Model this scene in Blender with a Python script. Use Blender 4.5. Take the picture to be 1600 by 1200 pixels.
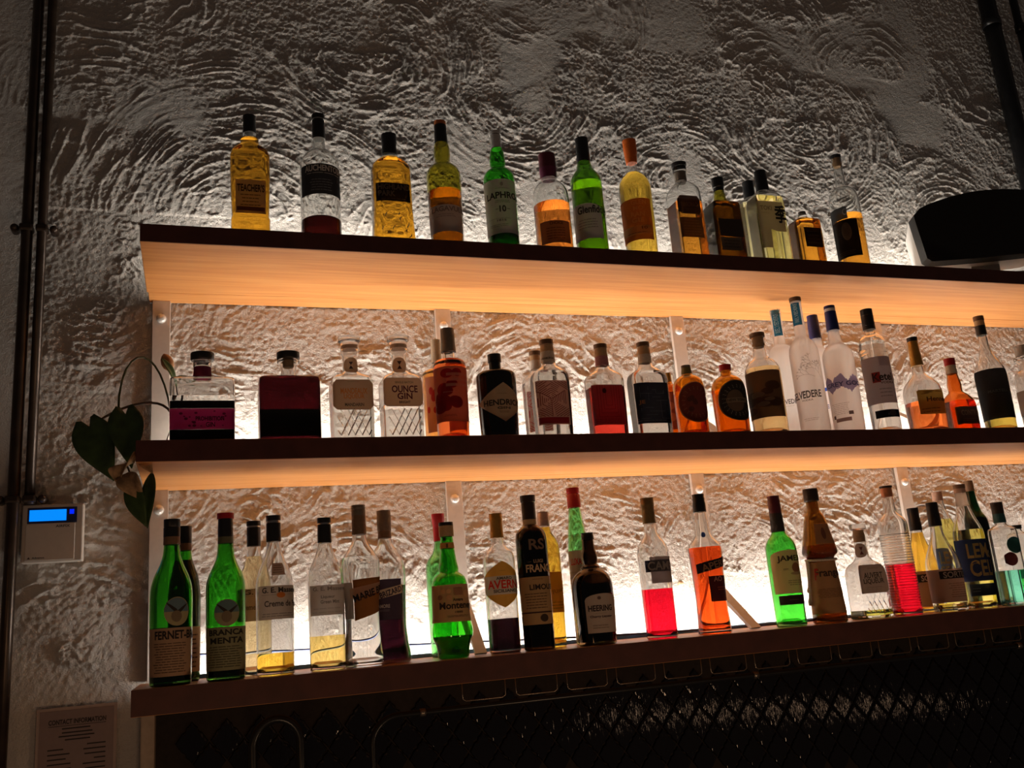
import bpy, bmesh, math, random
import numpy as np
from mathutils import Vector, Matrix

# ------------------------------------------------------------------ clear
for _o in list(bpy.data.objects):
    bpy.data.objects.remove(_o, do_unlink=True)
SC = bpy.context.scene
COL = SC.collection

# ------------------------------------------------------------------ camera
F_PX = 1457.15
YAW, PITCH, ROLL = .3377, .2471, -.0823
CAM = Vector((.1081, -2.2575, .0674))
fw = Vector((math.sin(YAW) * math.cos(PITCH), math.cos(YAW) * math.cos(PITCH), math.sin(PITCH)))
rt = Vector((math.cos(YAW), -math.sin(YAW), 0))
up = rt.cross(fw)
r2 = rt * math.cos(ROLL) + up * math.sin(ROLL)
u2 = up * math.cos(ROLL) - rt * math.sin(ROLL)
cd = bpy.data.cameras.new('camera')
cd.sensor_width = 36.0
cd.lens = F_PX / 1600 * 36.0
cd.clip_start = .02
cam = bpy.data.objects.new('camera', cd)
COL.objects.link(cam)
cam.matrix_world = Matrix(((r2.x, u2.x, -fw.x, CAM.x), (r2.y, u2.y, -fw.y, CAM.y), (r2.z, u2.z, -fw.z, CAM.z), (0, 0, 0, 1)))
SC.camera = cam

# ------------------------------------------------------------------ light and exposure
AMBIENT = (.026, .020, .017)          # dim warm light of the room
LED_STRENGTH = 142.0
LED_COLOR = (1.0, .93, .83)
w = bpy.data.worlds.new('room_ambience')
SC.world = w
w.use_nodes = True
w.node_tree.nodes['Background'].inputs[0].default_value = (*AMBIENT, 1)
w.node_tree.nodes['Background'].inputs[1].default_value = 1.0


def lamp(name, loc, color, power, radius):
    l = bpy.data.lights.new(name, 'POINT')
    l.color = color
    l.energy = power
    l.shadow_soft_size = radius
    o = bpy.data.objects.new(name, l)
    COL.objects.link(o)
    o.location = loc
    return o


lamp('bar_lamp', (-.9, -2.0, -.35), (1, .48, .20), 2.0, .12)
lamp('label_fill_lamp', (.15, -1.40, -.62), (1, .60, .34), 4.6, .10)  # this and the next: added unseen fill, brightens labels from low in front
lamp('label_fill_lamp', (1.25, -1.35, -.72), (1, .60, .34), 5.8, .10)
for k_ in range(4):  # added row of small unseen lamps, spreads glints over the tiles
    lamp('tile_glint_lamp', (1.85 + .42 * k_, -1.45, -.36 - .03 * k_), (1, .62, .38), .32, .03)

SC.view_settings.view_transform = 'Standard'
SC.view_settings.look = 'None'
SC.view_settings.gamma = 1.0
SC.view_settings.use_curve_mapping = False
SC.view_settings.exposure = 0.0
SC.cycles.max_bounces = 20
SC.cycles.transmission_bounces = 20
SC.cycles.transparent_max_bounces = 12
SC.cycles.glossy_bounces = 6
SC.cycles.diffuse_bounces = 4
SC.cycles.sample_clamp_indirect = 4.0

RNG = random.Random(7)

# ------------------------------------------------------------------ materials
MATS = {}


def new_mat(name):
    m = bpy.data.materials.new(name)
    m.use_nodes = True
    nt = m.node_tree
    return m, nt, nt.nodes['Principled BSDF']


def plain(name, col, rough=.5, metal=0.0, vary=.12, scale=60.0, spec=.5, bump=0.0):
    """solid colour with a little procedural mottling"""
    if name in MATS:
        return MATS[name]
    m, nt, b = new_mat(name)
    no = nt.nodes.new('ShaderNodeTexNoise')
    no.inputs['Scale'].default_value = scale
    no.inputs['Detail'].default_value = 3
    tc = nt.nodes.new('ShaderNodeTexCoord')
    nt.links.new(tc.outputs['Object'], no.inputs['Vector'])
    rp = nt.nodes.new('ShaderNodeValToRGB')
    rp.color_ramp.elements[0].position = .3
    rp.color_ramp.elements[1].position = .7
    rp.color_ramp.elements[0].color = (*[c * (1 - vary) for c in col], 1)
    rp.color_ramp.elements[1].color = (*[min(1, c * (1 + vary)) for c in col], 1)
    nt.links.new(no.outputs['Fac'], rp.inputs['Fac'])
    nt.links.new(rp.outputs['Color'], b.inputs['Base Color'])
    b.inputs['Roughness'].default_value = rough
    b.inputs['Metallic'].default_value = metal
    b.inputs['Specular IOR Level'].default_value = spec
    if bump:
        bp = nt.nodes.new('ShaderNodeBump')
        bp.inputs['Strength'].default_value = bump
        bp.inputs['Distance'].default_value = .002
        nt.links.new(no.outputs['Fac'], bp.inputs['Height'])
        nt.links.new(bp.outputs['Normal'], b.inputs['Normal'])
    MATS[name] = m
    return m


def glass(name, col, rough=0.0, ior=1.5):
    if name in MATS:
        return MATS[name]
    m, nt, b = new_mat(name)
    b.inputs['Base Color'].default_value = (*col, 1)
    b.inputs['Roughness'].default_value = rough
    b.inputs['IOR'].default_value = ior
    b.inputs['Transmission Weight'].default_value = 1.0
    MATS[name] = m
    return m


def paper(col, trans=.30):
    """printed paper: mostly diffuse, lets a little light through"""
    g_ = min(1.8, .86 / max(max(col), 1e-4))
    col = tuple(c * g_ for c in col)
    key = 'paper_%d_%d_%d_%d' % (*[int(round(c * 255)) for c in col], int(trans * 100))
    if key in MATS:
        return MATS[key]
    m, nt, b = new_mat(key)
    b.inputs['Roughness'].default_value = .6
    b.inputs['Specular IOR Level'].default_value = .25
    no = nt.nodes.new('ShaderNodeTexNoise')
    no.inputs['Scale'].default_value = 400
    rp = nt.nodes.new('ShaderNodeValToRGB')
    rp.color_ramp.elements[0].color = (*[c * .92 for c in col], 1)
    rp.color_ramp.elements[1].color = (*[min(1, c * 1.06) for c in col], 1)
    nt.links.new(no.outputs['Fac'], rp.inputs['Fac'])
    nt.links.new(rp.outputs['Color'], b.inputs['Base Color'])
    tr = nt.nodes.new('ShaderNodeBsdfTranslucent')
    nt.links.new(rp.outputs['Color'], tr.inputs['Color'])
    mx = nt.nodes.new('ShaderNodeMixShader')
    mx.inputs[0].default_value = trans
    nt.links.new(b.outputs[0], mx.inputs[1])
    nt.links.new(tr.outputs[0], mx.inputs[2])
    nt.links.new(mx.outputs[0], nt.nodes['Material Output'].inputs[0])
    MATS[key] = m
    return m


def frosted():
    """etched glass: rough refraction with some light scattered in the etched skin"""
    if 'glass_frosted' in MATS:
        return MATS['glass_frosted']
    m = glass('glass_frosted', (.99, .99, .985), .32)
    nt = m.node_tree
    tr = nt.nodes.new('ShaderNodeBsdfTranslucent')
    tr.inputs['Color'].default_value = (.97, .97, .96, 1)
    mx = nt.nodes.new('ShaderNodeMixShader')
    mx.inputs[0].default_value = .40
    nt.links.new(nt.nodes['Principled BSDF'].outputs[0], mx.inputs[1])
    nt.links.new(tr.outputs[0], mx.inputs[2])
    nt.links.new(mx.outputs[0], nt.nodes['Material Output'].inputs[0])
    return m


def emitter(name, col, strength):
    m, nt, b = new_mat(name)
    b.inputs['Base Color'].default_value = (*col, 1)
    b.inputs['Emission Color'].default_value = (*col, 1)
    b.inputs['Emission Strength'].default_value = strength
    MATS[name] = m
    return m


GLASS = dict(clear=(.97, .975, .965), olive=(.62, .58, .14), green=(.16, .62, .10), green2=(.30, .58, .10),
             green3=(.24, .78, .20), palegreen=(.42, .84, .42), amberglass=(.80, .42, .05), orangeglass=(.85, .36, .10),
             brownglass=(.11, .06, .025), brownglass2=(.42, .24, .05), blackglass=(.012, .012, .014),
             darkgreen=(.04, .16, .07))
LIQ = dict(amber=(.85, .40, .025), darkred=(.035, .003, .002), amberred=(.55, .16, .03), darkgreen=(.03, .06, .015),
           orangered=(.80, .24, .03), olivegold=(.72, .62, .08), gold=(.93, .60, .07), amberbrown=(.72, .30, .03),
           darkbrown=(.26, .09, .02), paleyellow=(.95, .88, .50), amberorange=(.80, .34, .03), clearliq=(.98, .98, .97),
           deepred=(.035, .0015, .003), orange=(.95, .42, .10), redorange=(.93, .20, .05), pinkred=(.72, .055, .035),
           paleamber=(.88, .60, .28), redamber=(.85, .20, .04), yellowgold=(.92, .70, .12), black=(.015, .008, .006),
           straw=(.93, .76, .44), gold2=(.93, .70, .22), purple=(.012, .0012, .004), blackpurple=(.004, .001, .0015),
           goldamber=(.90, .56, .05), campari=(.86, .006, .028), aperol=(.95, .095, .01), greenyellow=(.62, .60, .12),
           amberyel=(.92, .52, .05), straw2=(.90, .74, .36), lemon=(.90, .82, .22), teal=(.22, .80, .60))
CAPM = dict(black=((.012, .012, .013), .35, 0), silver=((.6, .58, .55), .3, 1), silverw=((.62, .60, .57), .4, .4),
            orangecork=((.42, .12, .03), .5, 0), maroon=((.10, .012, .022), .4, 0), plum=((.14, .018, .06), .35, 0),
            orange=((.70, .14, .015), .45, 0), greybrown=((.20, .165, .13), .5, .2), cork=((.46, .30, .16), .8, 0),
            paleband=((.62, .42, .30), .5, 0), cream=((.62, .54, .40), .6, 0), brown=((.13, .07, .035), .55, 0),
            paper=((.55, .49, .42), .7, 0), pinkband=((.42, .17, .20), .6, 0), goldcap=((.55, .30, .06), .35, .6),
            olivecap=((.20, .17, .05), .5, 0), redcap=((.42, .012, .018), .4, 0), navy=((.012, .025, .14), .35, .1),
            white=((.72, .72, .72), .5, 0), brownband=((.20, .11, .06), .6, 0), greenband=((.12, .12, .06), .6, 0),
            creamband=((.45, .30, .15), .6, 0), darkbrown=((.035, .02, .014), .4, 0), brown2=((.20, .12, .07), .5, .2),
            silverpink=((.58, .46, .42), .35, .5), bronze=((.28, .18, .07), .4, .5), blackband=((.03, .025, .02), .6, 0),
            copper=((.55, .24, .12), .4, .3), pinkcork=((.50, .34, .26), .7, 0), tealband=((.02, .09, .10), .5, 0))


def cap_mat(k):
    if k == 'glasscap':
        return glass('glass_stopper', (.99, .99, .98), .22)
    if k in ('frostcap', 'frostcap2'):
        return frosted()
    c, r, me = CAPM[k]
    return plain('cap_' + k, c, r, me, .1, 200)


# ------------------------------------------------------------------ object helpers
def mesh_obj(name, verts, faces, mat, parent=None, smooth=False, loc=None):
    me = bpy.data.meshes.new(name)
    me.from_pydata([tuple(v) for v in verts], [], faces)
    me.update()
    if smooth:
        me.polygons.foreach_set('use_smooth', [True] * len(me.polygons))
    if mat:
        me.materials.append(mat)
    o = bpy.data.objects.new(name, me)
    COL.objects.link(o)
    if parent:
        o.parent = parent
    if loc:
        o.location = loc
    return o


def empty(name, loc, rz=0.0):
    o = bpy.data.objects.new(name, None)
    COL.objects.link(o)
    o.location = loc
    o.rotation_euler = (0, 0, rz)
    o.empty_display_size = .05
    return o


def tag(o, label, cat, group=None, kind=None):
    if label:
        o['label'] = label
    if cat:
        o['category'] = cat
    if group:
        o['group'] = group
    if kind:
        o['kind'] = kind
    return o


class MB:
    """collects shapes for one mesh"""
    def __init__(self):
        self.v, self.f = [], []

    def add(self, v, f):
        n = len(self.v)
        self.v += [tuple(p) for p in v]
        self.f += [tuple(i + n for i in q) for q in f]

    def box(self, a, b):
        x0, y0, z0 = a
        x1, y1, z1 = b
        self.add([(x0, y0, z0), (x1, y0, z0), (x1, y1, z0), (x0, y1, z0), (x0, y0, z1), (x1, y0, z1), (x1, y1, z1), (x0, y1, z1)],
                 [(3, 2, 1, 0), (4, 5, 6, 7), (0, 1, 5, 4), (1, 2, 6, 5), (2, 3, 7, 6), (3, 0, 4, 7)])

    def tube(self, pts, r, seg=10, closed=False):
        pts = [Vector(p) for p in pts]
        rs = r if isinstance(r, (list, tuple)) else [r] * len(pts)
        n = len(pts)
        V = []
        ref = Vector((.3, .5, .81)).normalized()
        for i, p in enumerate(pts):
            if closed:
                t = pts[(i + 1) % n] - pts[i - 1]
            else:
                t = pts[min(i + 1, n - 1)] - pts[max(i - 1, 0)]
            t.normalize()
            a = t.cross(ref)
            if a.length < .05:
                a = t.cross(Vector((1, 0, 0)))
            a.normalize()
            b = t.cross(a)
            ref = b.cross(t) if False else ref
            for k in range(seg):
                th = 2 * math.pi * k / seg
                V.append(p + a * (rs[i] * math.cos(th)) + b * (rs[i] * math.sin(th)))
        Fc = []
        for i in range(n if closed else n - 1):
            for k in range(seg):
                k2 = (k + 1) % seg
                j = (i + 1) % n
                Fc.append((i * seg + k, j * seg + k, j * seg + k2, i * seg + k2))
        if not closed:
            Fc.append(tuple(range(seg)))
            Fc.append(tuple((n - 1) * seg + k for k in reversed(range(seg))))
        self.add(V, Fc)

    def build(self, name, mat, parent=None, smooth=False, loc=None):
        return mesh_obj(name, self.v, self.f, mat, parent, smooth, loc)


def bevel(o, width, seg=2):
    m = o.modifiers.new('bevel', 'BEVEL')
    m.width = width
    m.segments = seg
    m.limit_method = 'ANGLE'
    return o

# ------------------------------------------------------------------ stucco wall (real relief)
def vnoise(x, z, scale, seed):
    r = np.random.RandomState(seed)
    tab = r.rand(256, 256).astype(np.float32)
    u, v = x * scale + 37.7, z * scale + 91.3
    iu, iv = np.floor(u).astype(np.int64), np.floor(v).astype(np.int64)
    fu, fv = (u - iu).astype(np.float32), (v - iv).astype(np.float32)
    fu, fv = fu * fu * (3 - 2 * fu), fv * fv * (3 - 2 * fv)
    a, b = tab[iu & 255, iv & 255], tab[(iu + 1) & 255, iv & 255]
    c, d = tab[iu & 255, (iv + 1) & 255], tab[(iu + 1) & 255, (iv + 1) & 255]
    return (a * (1 - fu) + b * fu) * (1 - fv) + (c * (1 - fu) + d * fu) * fv


def sstep(a, b, x):
    t = np.clip((x - a) / (b - a), 0, 1)
    return t * t * (3 - 2 * t)


WX0, WX1, WZ0, WZ1, WSTEP = -.40, 3.14, -.24, 2.22, .0030
nx, nz = int((WX1 - WX0) / WSTEP) + 1, int((WZ1 - WZ0) / WSTEP) + 1
gx, gz = np.meshgrid(np.linspace(WX0, WX1, nx, dtype=np.float32), np.linspace(WZ0, WZ1, nz, dtype=np.float32), indexing='ij')
hm = (vnoise(gx, gz, 6, 1) - .5) * .0018
warp = (vnoise(gx, gz, 7, 2) - .5) * .08 + (vnoise(gx, gz, 30, 3) - .5) * .006
fans = [(.237, 1.10, .60, .2, 3.2), (-.10, 1.35, .30, .9, 3.0), (1.50, 1.27, .33, -.3, 3.4), (1.78, 1.12, .28, .0, 3.2), (2.52, 1.20, .30, .2, 3.1),
        (.76, 1.05, .30, .2, 3.0), (.14, .50, .34, -.4, 2.2), (1.0, .62, .30, .0, 3.1), (1.13, .12, .30, .1, 3.0), (1.82, .10, .30, .2, 3.1),
        (-.16, .05, .36, -.2, 2.0), (.50, .55, .26, .3, 3.0), (1.45, .60, .26, .0, 2.8), (1.95, .60, .28, .4, 3.2), (2.4, .62, .30, .0, 3.0),
        (.45, .10, .28, .1, 2.6), (.78, .08, .26, .5, 3.1), (1.5, .14, .27, .0, 2.9), (2.2, .12, .3, .2, 3.0), (.55, 1.62, .34, -3.0, .2),
        (1.0, 1.55, .32, -2.8, .6), (1.95, 1.55, .36, -2.9, .4), (2.3, 1.75, .3, .2, 3.0), (1.1, 1.85, .4, -.2, 3.2), (-.1, 1.75, .3, -1.0, 1.2), (.3, 1.9, .35, .2, 3)]
rs_ = np.random.RandomState(5)
for _ in range(44):
    fans.append((rs_.uniform(-.3, 3.1), rs_.uniform(-.1, 2.1), rs_.uniform(.14, .3), rs_.uniform(-3, 0), rs_.uniform(1, 3.1)))
order = list(range(26, len(fans))) + list(range(26))
for k, i in enumerate(order):
    cx, cz, R, a0, a1 = fans[i]
    x0, x1 = max(0, int((cx - R - WX0) / WSTEP)), min(nx, int((cx + R - WX0) / WSTEP) + 1)
    z0, z1 = max(0, int((cz - R - WZ0) / WSTEP)), min(nz, int((cz + R - WZ0) / WSTEP) + 1)
    if x1 <= x0 or z1 <= z0:
        continue
    sx, sz = gx[x0:x1, z0:z1], gz[x0:x1, z0:z1]
    dx, dz = sx - cx, sz - cz
    r = np.sqrt(dx * dx * .85 + dz * dz) + warp[x0:x1, z0:z1] * .55
    th = np.arctan2(dz, dx)
    edge = vnoise(sx, sz, 14, 40 + k)
    m = sstep(R * .98, R * .72, r + (edge - .5) * .12) * sstep(a0 - .3, a0 + .15, th + (edge - .5) * .5) * sstep(a1 + .3, a1 - .15, th + (edge - .5) * .5)
    # ragged trowel ridges along the arc
    q1 = vnoise(r * 1.0, th * .035, 66, 100 + k)
    q2 = vnoise(r * 1.0, th * .05, 125, 200 + k)
    rid = np.maximum(0, 1 - np.abs(q1 - .55) * 8) * .0042 + np.maximum(0, 1 - np.abs(q2 - .52) * 5) * .0022
    brk = .25 + .75 * sstep(.30, .62, vnoise(sx, sz, 13, 300 + k))
    hm[x0:x1, z0:z1] = hm[x0:x1, z0:z1] * (1 - m) + ((vnoise(sx, sz, 5, 400 + k) - .5) * .0016 + rid * brk + .0012) * m
flat = sstep(.62, .74, vnoise(gx, gz, 4.2, 11)) * sstep(1.0, 1.3, gz)            # smooth trowelled patches
grain = (vnoise(gx, gz, 85, 21) - .5) * .0005 + (vnoise(gx, gz, 150, 22) - .5) * .0018 + (vnoise(gx, gz, 260, 23) - .5) * .0016
dab = np.maximum(0, vnoise(gx, gz, 46, 24) - .70) * .0045
keep = sstep(-.30, -.20, gx) * .8 + .2
hm = (hm * (1 - .6 * flat) + (grain + dab) * (1 - .75 * flat)) * keep
verts = np.empty((nx * nz, 3), np.float32)
verts[:, 0], verts[:, 1], verts[:, 2] = gx.ravel(), -hm.ravel(), gz.ravel()
ii = (np.arange(nx - 1)[:, None] * nz + np.arange(nz - 1)[None, :]).ravel()
quads = np.stack([ii, ii + nz, ii + nz + 1, ii + 1], 1).astype(np.int32)
me = bpy.data.meshes.new('wall_back')
me.vertices.add(len(verts))
me.vertices.foreach_set('co', verts.ravel())
me.loops.add(len(quads) * 4)
me.loops.foreach_set('vertex_index', quads.ravel())
me.polygons.add(len(quads))
me.polygons.foreach_set('loop_start', np.arange(0, len(quads) * 4, 4, dtype=np.int32))
me.polygons.foreach_set('use_smooth', np.ones(len(quads), dtype=bool))
me.update(calc_edges=True)
m_, nt_, b_ = new_mat('stucco')
tc_ = nt_.nodes.new('ShaderNodeTexCoord')
n1_ = nt_.nodes.new('ShaderNodeTexNoise')
n1_.inputs['Scale'].default_value = 260
n1_.inputs['Detail'].default_value = 6
n1_.inputs['Roughness'].default_value = .65
nt_.links.new(tc_.outputs['Object'], n1_.inputs['Vector'])
bp_ = nt_.nodes.new('ShaderNodeBump')
bp_.inputs['Strength'].default_value = .9
bp_.inputs['Distance'].default_value = .0055
nt_.links.new(n1_.outputs['Fac'], bp_.inputs['Height'])
nt_.links.new(bp_.outputs['Normal'], b_.inputs['Normal'])
n2_ = nt_.nodes.new('ShaderNodeTexNoise')
n2_.inputs['Scale'].default_value = 5
nt_.links.new(tc_.outputs['Object'], n2_.inputs['Vector'])
rp_ = nt_.nodes.new('ShaderNodeValToRGB')
rp_.color_ramp.elements[0].color = (.62, .57, .52, 1)
rp_.color_ramp.elements[1].color = (.72, .68, .63, 1)
nt_.links.new(n2_.outputs['Fac'], rp_.inputs['Fac'])
nt_.links.new(rp_.outputs['Color'], b_.inputs['Base Color'])
b_.inputs['Roughness'].default_value = .85
b_.inputs['Specular IOR Level'].default_value = .2
me.materials.append(m_)
wall = bpy.data.objects.new('wall_back', me)
COL.objects.link(wall)
tag(wall, 'rough white stucco wall with sweeping trowel arcs', None, kind='structure')

# the wall goes on beyond the picture
for nm_, (xa, xb, za, zb) in (('wall_left', (-1.6, WX0, -.9, 2.9)), ('wall_right', (WX1, 4.4, -.9, 2.9)), ('wall_upper', (WX0, WX1, WZ1, 2.9)), ('wall_lower', (WX0, WX1, -.9, WZ0))):
    o_ = mesh_obj(nm_, [(xa, -.001, za), (xb, -.001, za), (xb, -.001, zb), (xa, -.001, zb), (xa, .05, za), (xb, .05, za), (xb, .05, zb), (xa, .05, zb)],
                  [(0, 1, 2, 3), (5, 4, 7, 6), (4, 0, 3, 7), (1, 5, 6, 2), (3, 2, 6, 7), (4, 5, 1, 0)], m_)
    tag(o_, 'plain stucco wall continuing past the relief', None, kind='structure')

# ------------------------------------------------------------------ shelves
DEPTH, SX1 = .369, 2.74
ZT, ZM, ZB = .9084, .4581, 0.0
m_, nt_, b_ = new_mat('oak')
tc_ = nt_.nodes.new('ShaderNodeTexCoord')
mp_ = nt_.nodes.new('ShaderNodeMapping')
mp_.inputs['Scale'].default_value = (1.6, 34, 34)
nt_.links.new(tc_.outputs['Object'], mp_.inputs['Vector'])
n1_ = nt_.nodes.new('ShaderNodeTexNoise')
n1_.inputs['Scale'].default_value = 2.2
n1_.inputs['Detail'].default_value = 6
n1_.inputs['Distortion'].default_value = .6
nt_.links.new(mp_.outputs['Vector'], n1_.inputs['Vector'])
rp_ = nt_.nodes.new('ShaderNodeValToRGB')
rp_.color_ramp.elements[0].position = .32
rp_.color_ramp.elements[1].position = .70
rp_.color_ramp.elements[0].color = (.58, .225, .062, 1)
rp_.color_ramp.elements[1].color = (.72, .33, .105, 1)
nt_.links.new(n1_.outputs['Fac'], rp_.inputs['Fac'])
nt_.links.new(rp_.outputs['Color'], b_.inputs['Base Color'])
b_.inputs['Roughness'].default_value = .38
OAK = m_
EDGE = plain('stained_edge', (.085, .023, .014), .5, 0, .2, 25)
for nm, z, t, lab in (('wall_shelf', ZT, .040, 'topmost thick oak wall shelf carrying the row of whisky bottles'),
                      ('wall_shelf', ZM, .043, 'middle thick oak wall shelf carrying gin and vodka bottles'),
                      ('wall_shelf', ZB, .0476, 'lowest thick oak wall shelf carrying the liqueur bottles')):
    root = empty(nm, (0, 0, z - t))
    mb = MB()
    mb.box((0, -DEPTH, 0), (SX1, -.072, t))
    bevel(mb.build('board', OAK, root), .0015)
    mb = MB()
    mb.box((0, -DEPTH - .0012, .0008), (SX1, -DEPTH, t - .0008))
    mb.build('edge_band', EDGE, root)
    mb = MB()
    mb.box((0.004, -.072, 0), (SX1, -.004, .006))
    mb.build('back_ledge', OAK, root)
    tag(root, lab, 'shelf', 'oak wall shelves')

# light strips lying in the slot behind each board
EM = emitter('led_white', LED_COLOR, LED_STRENGTH)
ALU = plain('aluminium', (.55, .55, .56), .35, .9)
BLUE = plain('led_blue_cast', (.10, .30, .62), .3, 0)
for z, t, lab in ((ZT, .040, 'white light strip in the slot behind the top shelf'), (ZM, .043, 'white light strip in the slot behind the middle shelf'),
                  (ZB, .0476, 'white light strip in the slot behind the bottom shelf')):
    root = empty('light_strip', (0, 0, z - t + .006))
    mb = MB()
    mb.add([(xq, y, zq) for xq in (.006, SX1 - .01) for y, zq in ((-.0710, .0), (-.051, .0), (-.051, .0183), (-.0710, .0276))],
           [(0, 1, 2, 3), (7, 6, 5, 4), (0, 4, 5, 1), (1, 5, 6, 2), (2, 6, 7, 3), (3, 7, 4, 0)])
    mb.build('channel', ALU, root)
    mb = MB()
    N = 46
    for k in range(N):
        xa, xb = .10 + (SX1 - .12) * k / N, .10 + (SX1 - .12) * (k + 1) / N
        mb.add([(xa, -.0665, .0265), (xb, -.0665, .0265), (xb, -.0556, .0214), (xa, -.0556, .0214)], [(0, 1, 2, 3)])
    mb.build('diffuser', EM, root)
    tag(root, lab, 'light strip', 'light strips behind the shelves')
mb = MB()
mb.box((.02, -.0755, .0), (SX1, -.0725, .009))  # blue colour stands in for the reflected cast of the light strip
tag(mb.build('blue_cast_strip', BLUE), 'added strip coloured as the blue cast of the light strip, along the back of the bottom shelf', None, kind='structure')

# ------------------------------------------------------------------ pale support brackets on the wall
WHT = plain('bracket_white', (.66, .60, .54), .4, 0, .05)
SCR = plain('screw_white', (.8, .78, .74), .25, .3, .05)
XS0, SP = .0107, .6886
POS = ['at the left end of the shelves', 'second from the left', 'third from the left', 'fourth from the left']
for row, (za, zb) in (('between the top and middle shelves', (ZM, ZT - .040)), ('between the middle and bottom shelves', (ZB, ZM - .043))):
    for k in range(4):
        X = XS0 + k * SP
        root = empty('shelf_bracket', (X, -.012, za))
        hgt = zb - za
        mb = MB()
        mb.box((0, -.006, .0), (.040, .006, hgt))
        bevel(mb.build('upright', WHT, root), .001)
        kb = MB()
        prof = [(0, .011), (.004, .011), (.008, .008), (.0095, .003)]
        V, Fc = [], []
        for d, r in prof:
            for s in range(20):
                th = 2 * math.pi * s / 20
                V.append((.020 + r * math.cos(th), -.006 - d, hgt - .045 + r * math.sin(th)))
        for a in range(3):
            for s in range(20):
                s2 = (s + 1) % 20
                Fc.append((a * 20 + s, a * 20 + s2, (a + 1) * 20 + s2, (a + 1) * 20 + s))
        Fc.append(tuple(range(60, 80)))
        kb.add(V, Fc)
        kb.build('screw_head', SCR, root, True)
        tag(root, 'pale wall bracket %s, %s' % (row, POS[k]), 'bracket', 'pale shelf brackets')
        if (k, za) in ((0, ZM), (1, ZM), (0, ZB), (3, ZB)):
            continue                         # its foot is out of sight behind bottles
        # sloping foot running forward onto the board
        mb = MB()
        xa, xb = .012, .038
        P = [(-.004, .115), (-.016, .125), (-.235, .004), (-.222, .0005)]
        mb.add([(xa, y, z) for y, z in P] + [(xb, y, z) for y, z in P],
               [(0, 1, 2, 3), (7, 6, 5, 4), (0, 4, 5, 1), (1, 5, 6, 2), (2, 6, 7, 3), (3, 7, 4, 0)])
        o = mb.build('foot', WHT, root)
        for v in o.data.vertices:            # the foot leans a little to the left as it comes forward
            v.co.x += v.co.y * .13

# ------------------------------------------------------------------ pipes
PIPE = plain('dark_pipe', (.05, .032, .022), .32, .5, .25, 30)
PIPE2 = plain('black_pipe', (.012, .012, .013), .3, .3, .2, 30)


def clip(root, z, x0, x1, mat, sides):
    mb = MB()
    mb.box((x0, -.016, z - .008), (x1, .016, z + .008))
    c = mb.build('clamp', mat, root)
    bevel(c, .004)
    for xx in sides:
        mb = MB()
        mb.tube([(xx, .02, z), (xx, -.004, z), (xx, -.012, z)], [.0095, .0095, .006], 12)
        mb.build('clamp_screw', mat, root, True)


for nm, X, r, lab in (('pipe', -.2605, .0125, 'dark brown vertical pipe at the far left of the wall'), ('pipe', -.2295, .0105, 'slim dark pipe at the left ending on top of the wall controller')):
    zb = -.5 if X < -.25 else .3900
    root = empty(nm, (X, -.036, zb))
    mb = MB()
    mb.tube([(0, 0, 0), (0, 0, .9), (0, 0, 1.6), (0, 0, 2.28 - zb)], r, 18)
    mb.build('tube', PIPE, root, True)
    for zz in (1.028, .401):
        clip(root, zz - zb, -.0155 if X < -.25 else -.0125, .0135, PIPE, (-.026,) if X < -.25 else (.025,))
    tag(root, lab, 'pipe')
for nm, X, r, lab in (('pipe', 2.832, .029, 'thick black vertical pipe at the right behind the speaker'), ('pipe', 2.965, .014, 'thin black vertical pipe in the top right corner')):
    root = empty(nm, (X, -.045, -.5))
    mb = MB()
    mb.tube([(0, 0, 0), (0, 0, 1), (0, 0, 2), (0, 0, 2.78)], r, 20)
    mb.build('tube', PIPE2, root, True)
    mb = MB()
    mb.tube([(0, 0, 2.50), (0, 0, 2.53)], r + .003, 20)
    mb.build('collar', PIPE2, root, True)
    tag(root, lab, 'pipe')

# ------------------------------------------------------------------ tiled splashback below the shelves
GROUT = plain('grout', (.022, .016, .013), .9, 0, .2, 80, bump=.3)
mb = MB()
mb.box((.03, -.010, -.9), (SX1, -.0045, -.0476))
bs = mb.build('wall_splashback', GROUT)
tag(bs, 'dark tiled splashback below the bottom shelf', None, kind='structure')
m_, nt_, b_ = new_mat('dark_glaze')
n1_ = nt_.nodes.new('ShaderNodeTexNoise')
n1_.inputs['Scale'].default_value = 1
mp_ = nt_.nodes.new('ShaderNodeMapping')
mp_.inputs['Scale'].default_value = (160, 160, 25)
tc_ = nt_.nodes.new('ShaderNodeTexCoord')
nt_.links.new(tc_.outputs['Object'], mp_.inputs['Vector'])
nt_.links.new(mp_.outputs['Vector'], n1_.inputs['Vector'])
bp_ = nt_.nodes.new('ShaderNodeBump')
bp_.inputs['Strength'].default_value = .22
bp_.inputs['Distance'].default_value = .004
nt_.links.new(n1_.outputs['Fac'], bp_.inputs['Height'])
nt_.links.new(bp_.outputs['Normal'], b_.inputs['Normal'])
b_.inputs['Base Color'].default_value = (.012, .012, .016, 1)
b_.inputs['Roughness'].default_value = .06
b_.inputs['Specular IOR Level'].default_value = .3
GLAZE = m_
TW, TH = .072, .090


def lantern():
    q = [(0, .5), (.07, .42), (.17, .36), (.20, .27), (.31, .22), (.38, .13), (.5, 0)]
    out = q + [(x, -z) for x, z in q[-2::-1]]
    out += [(-x, z) for x, z in out[-2:0:-1]]
    return [(x * TW * .95, z * TH * .95) for x, z in out]


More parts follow.
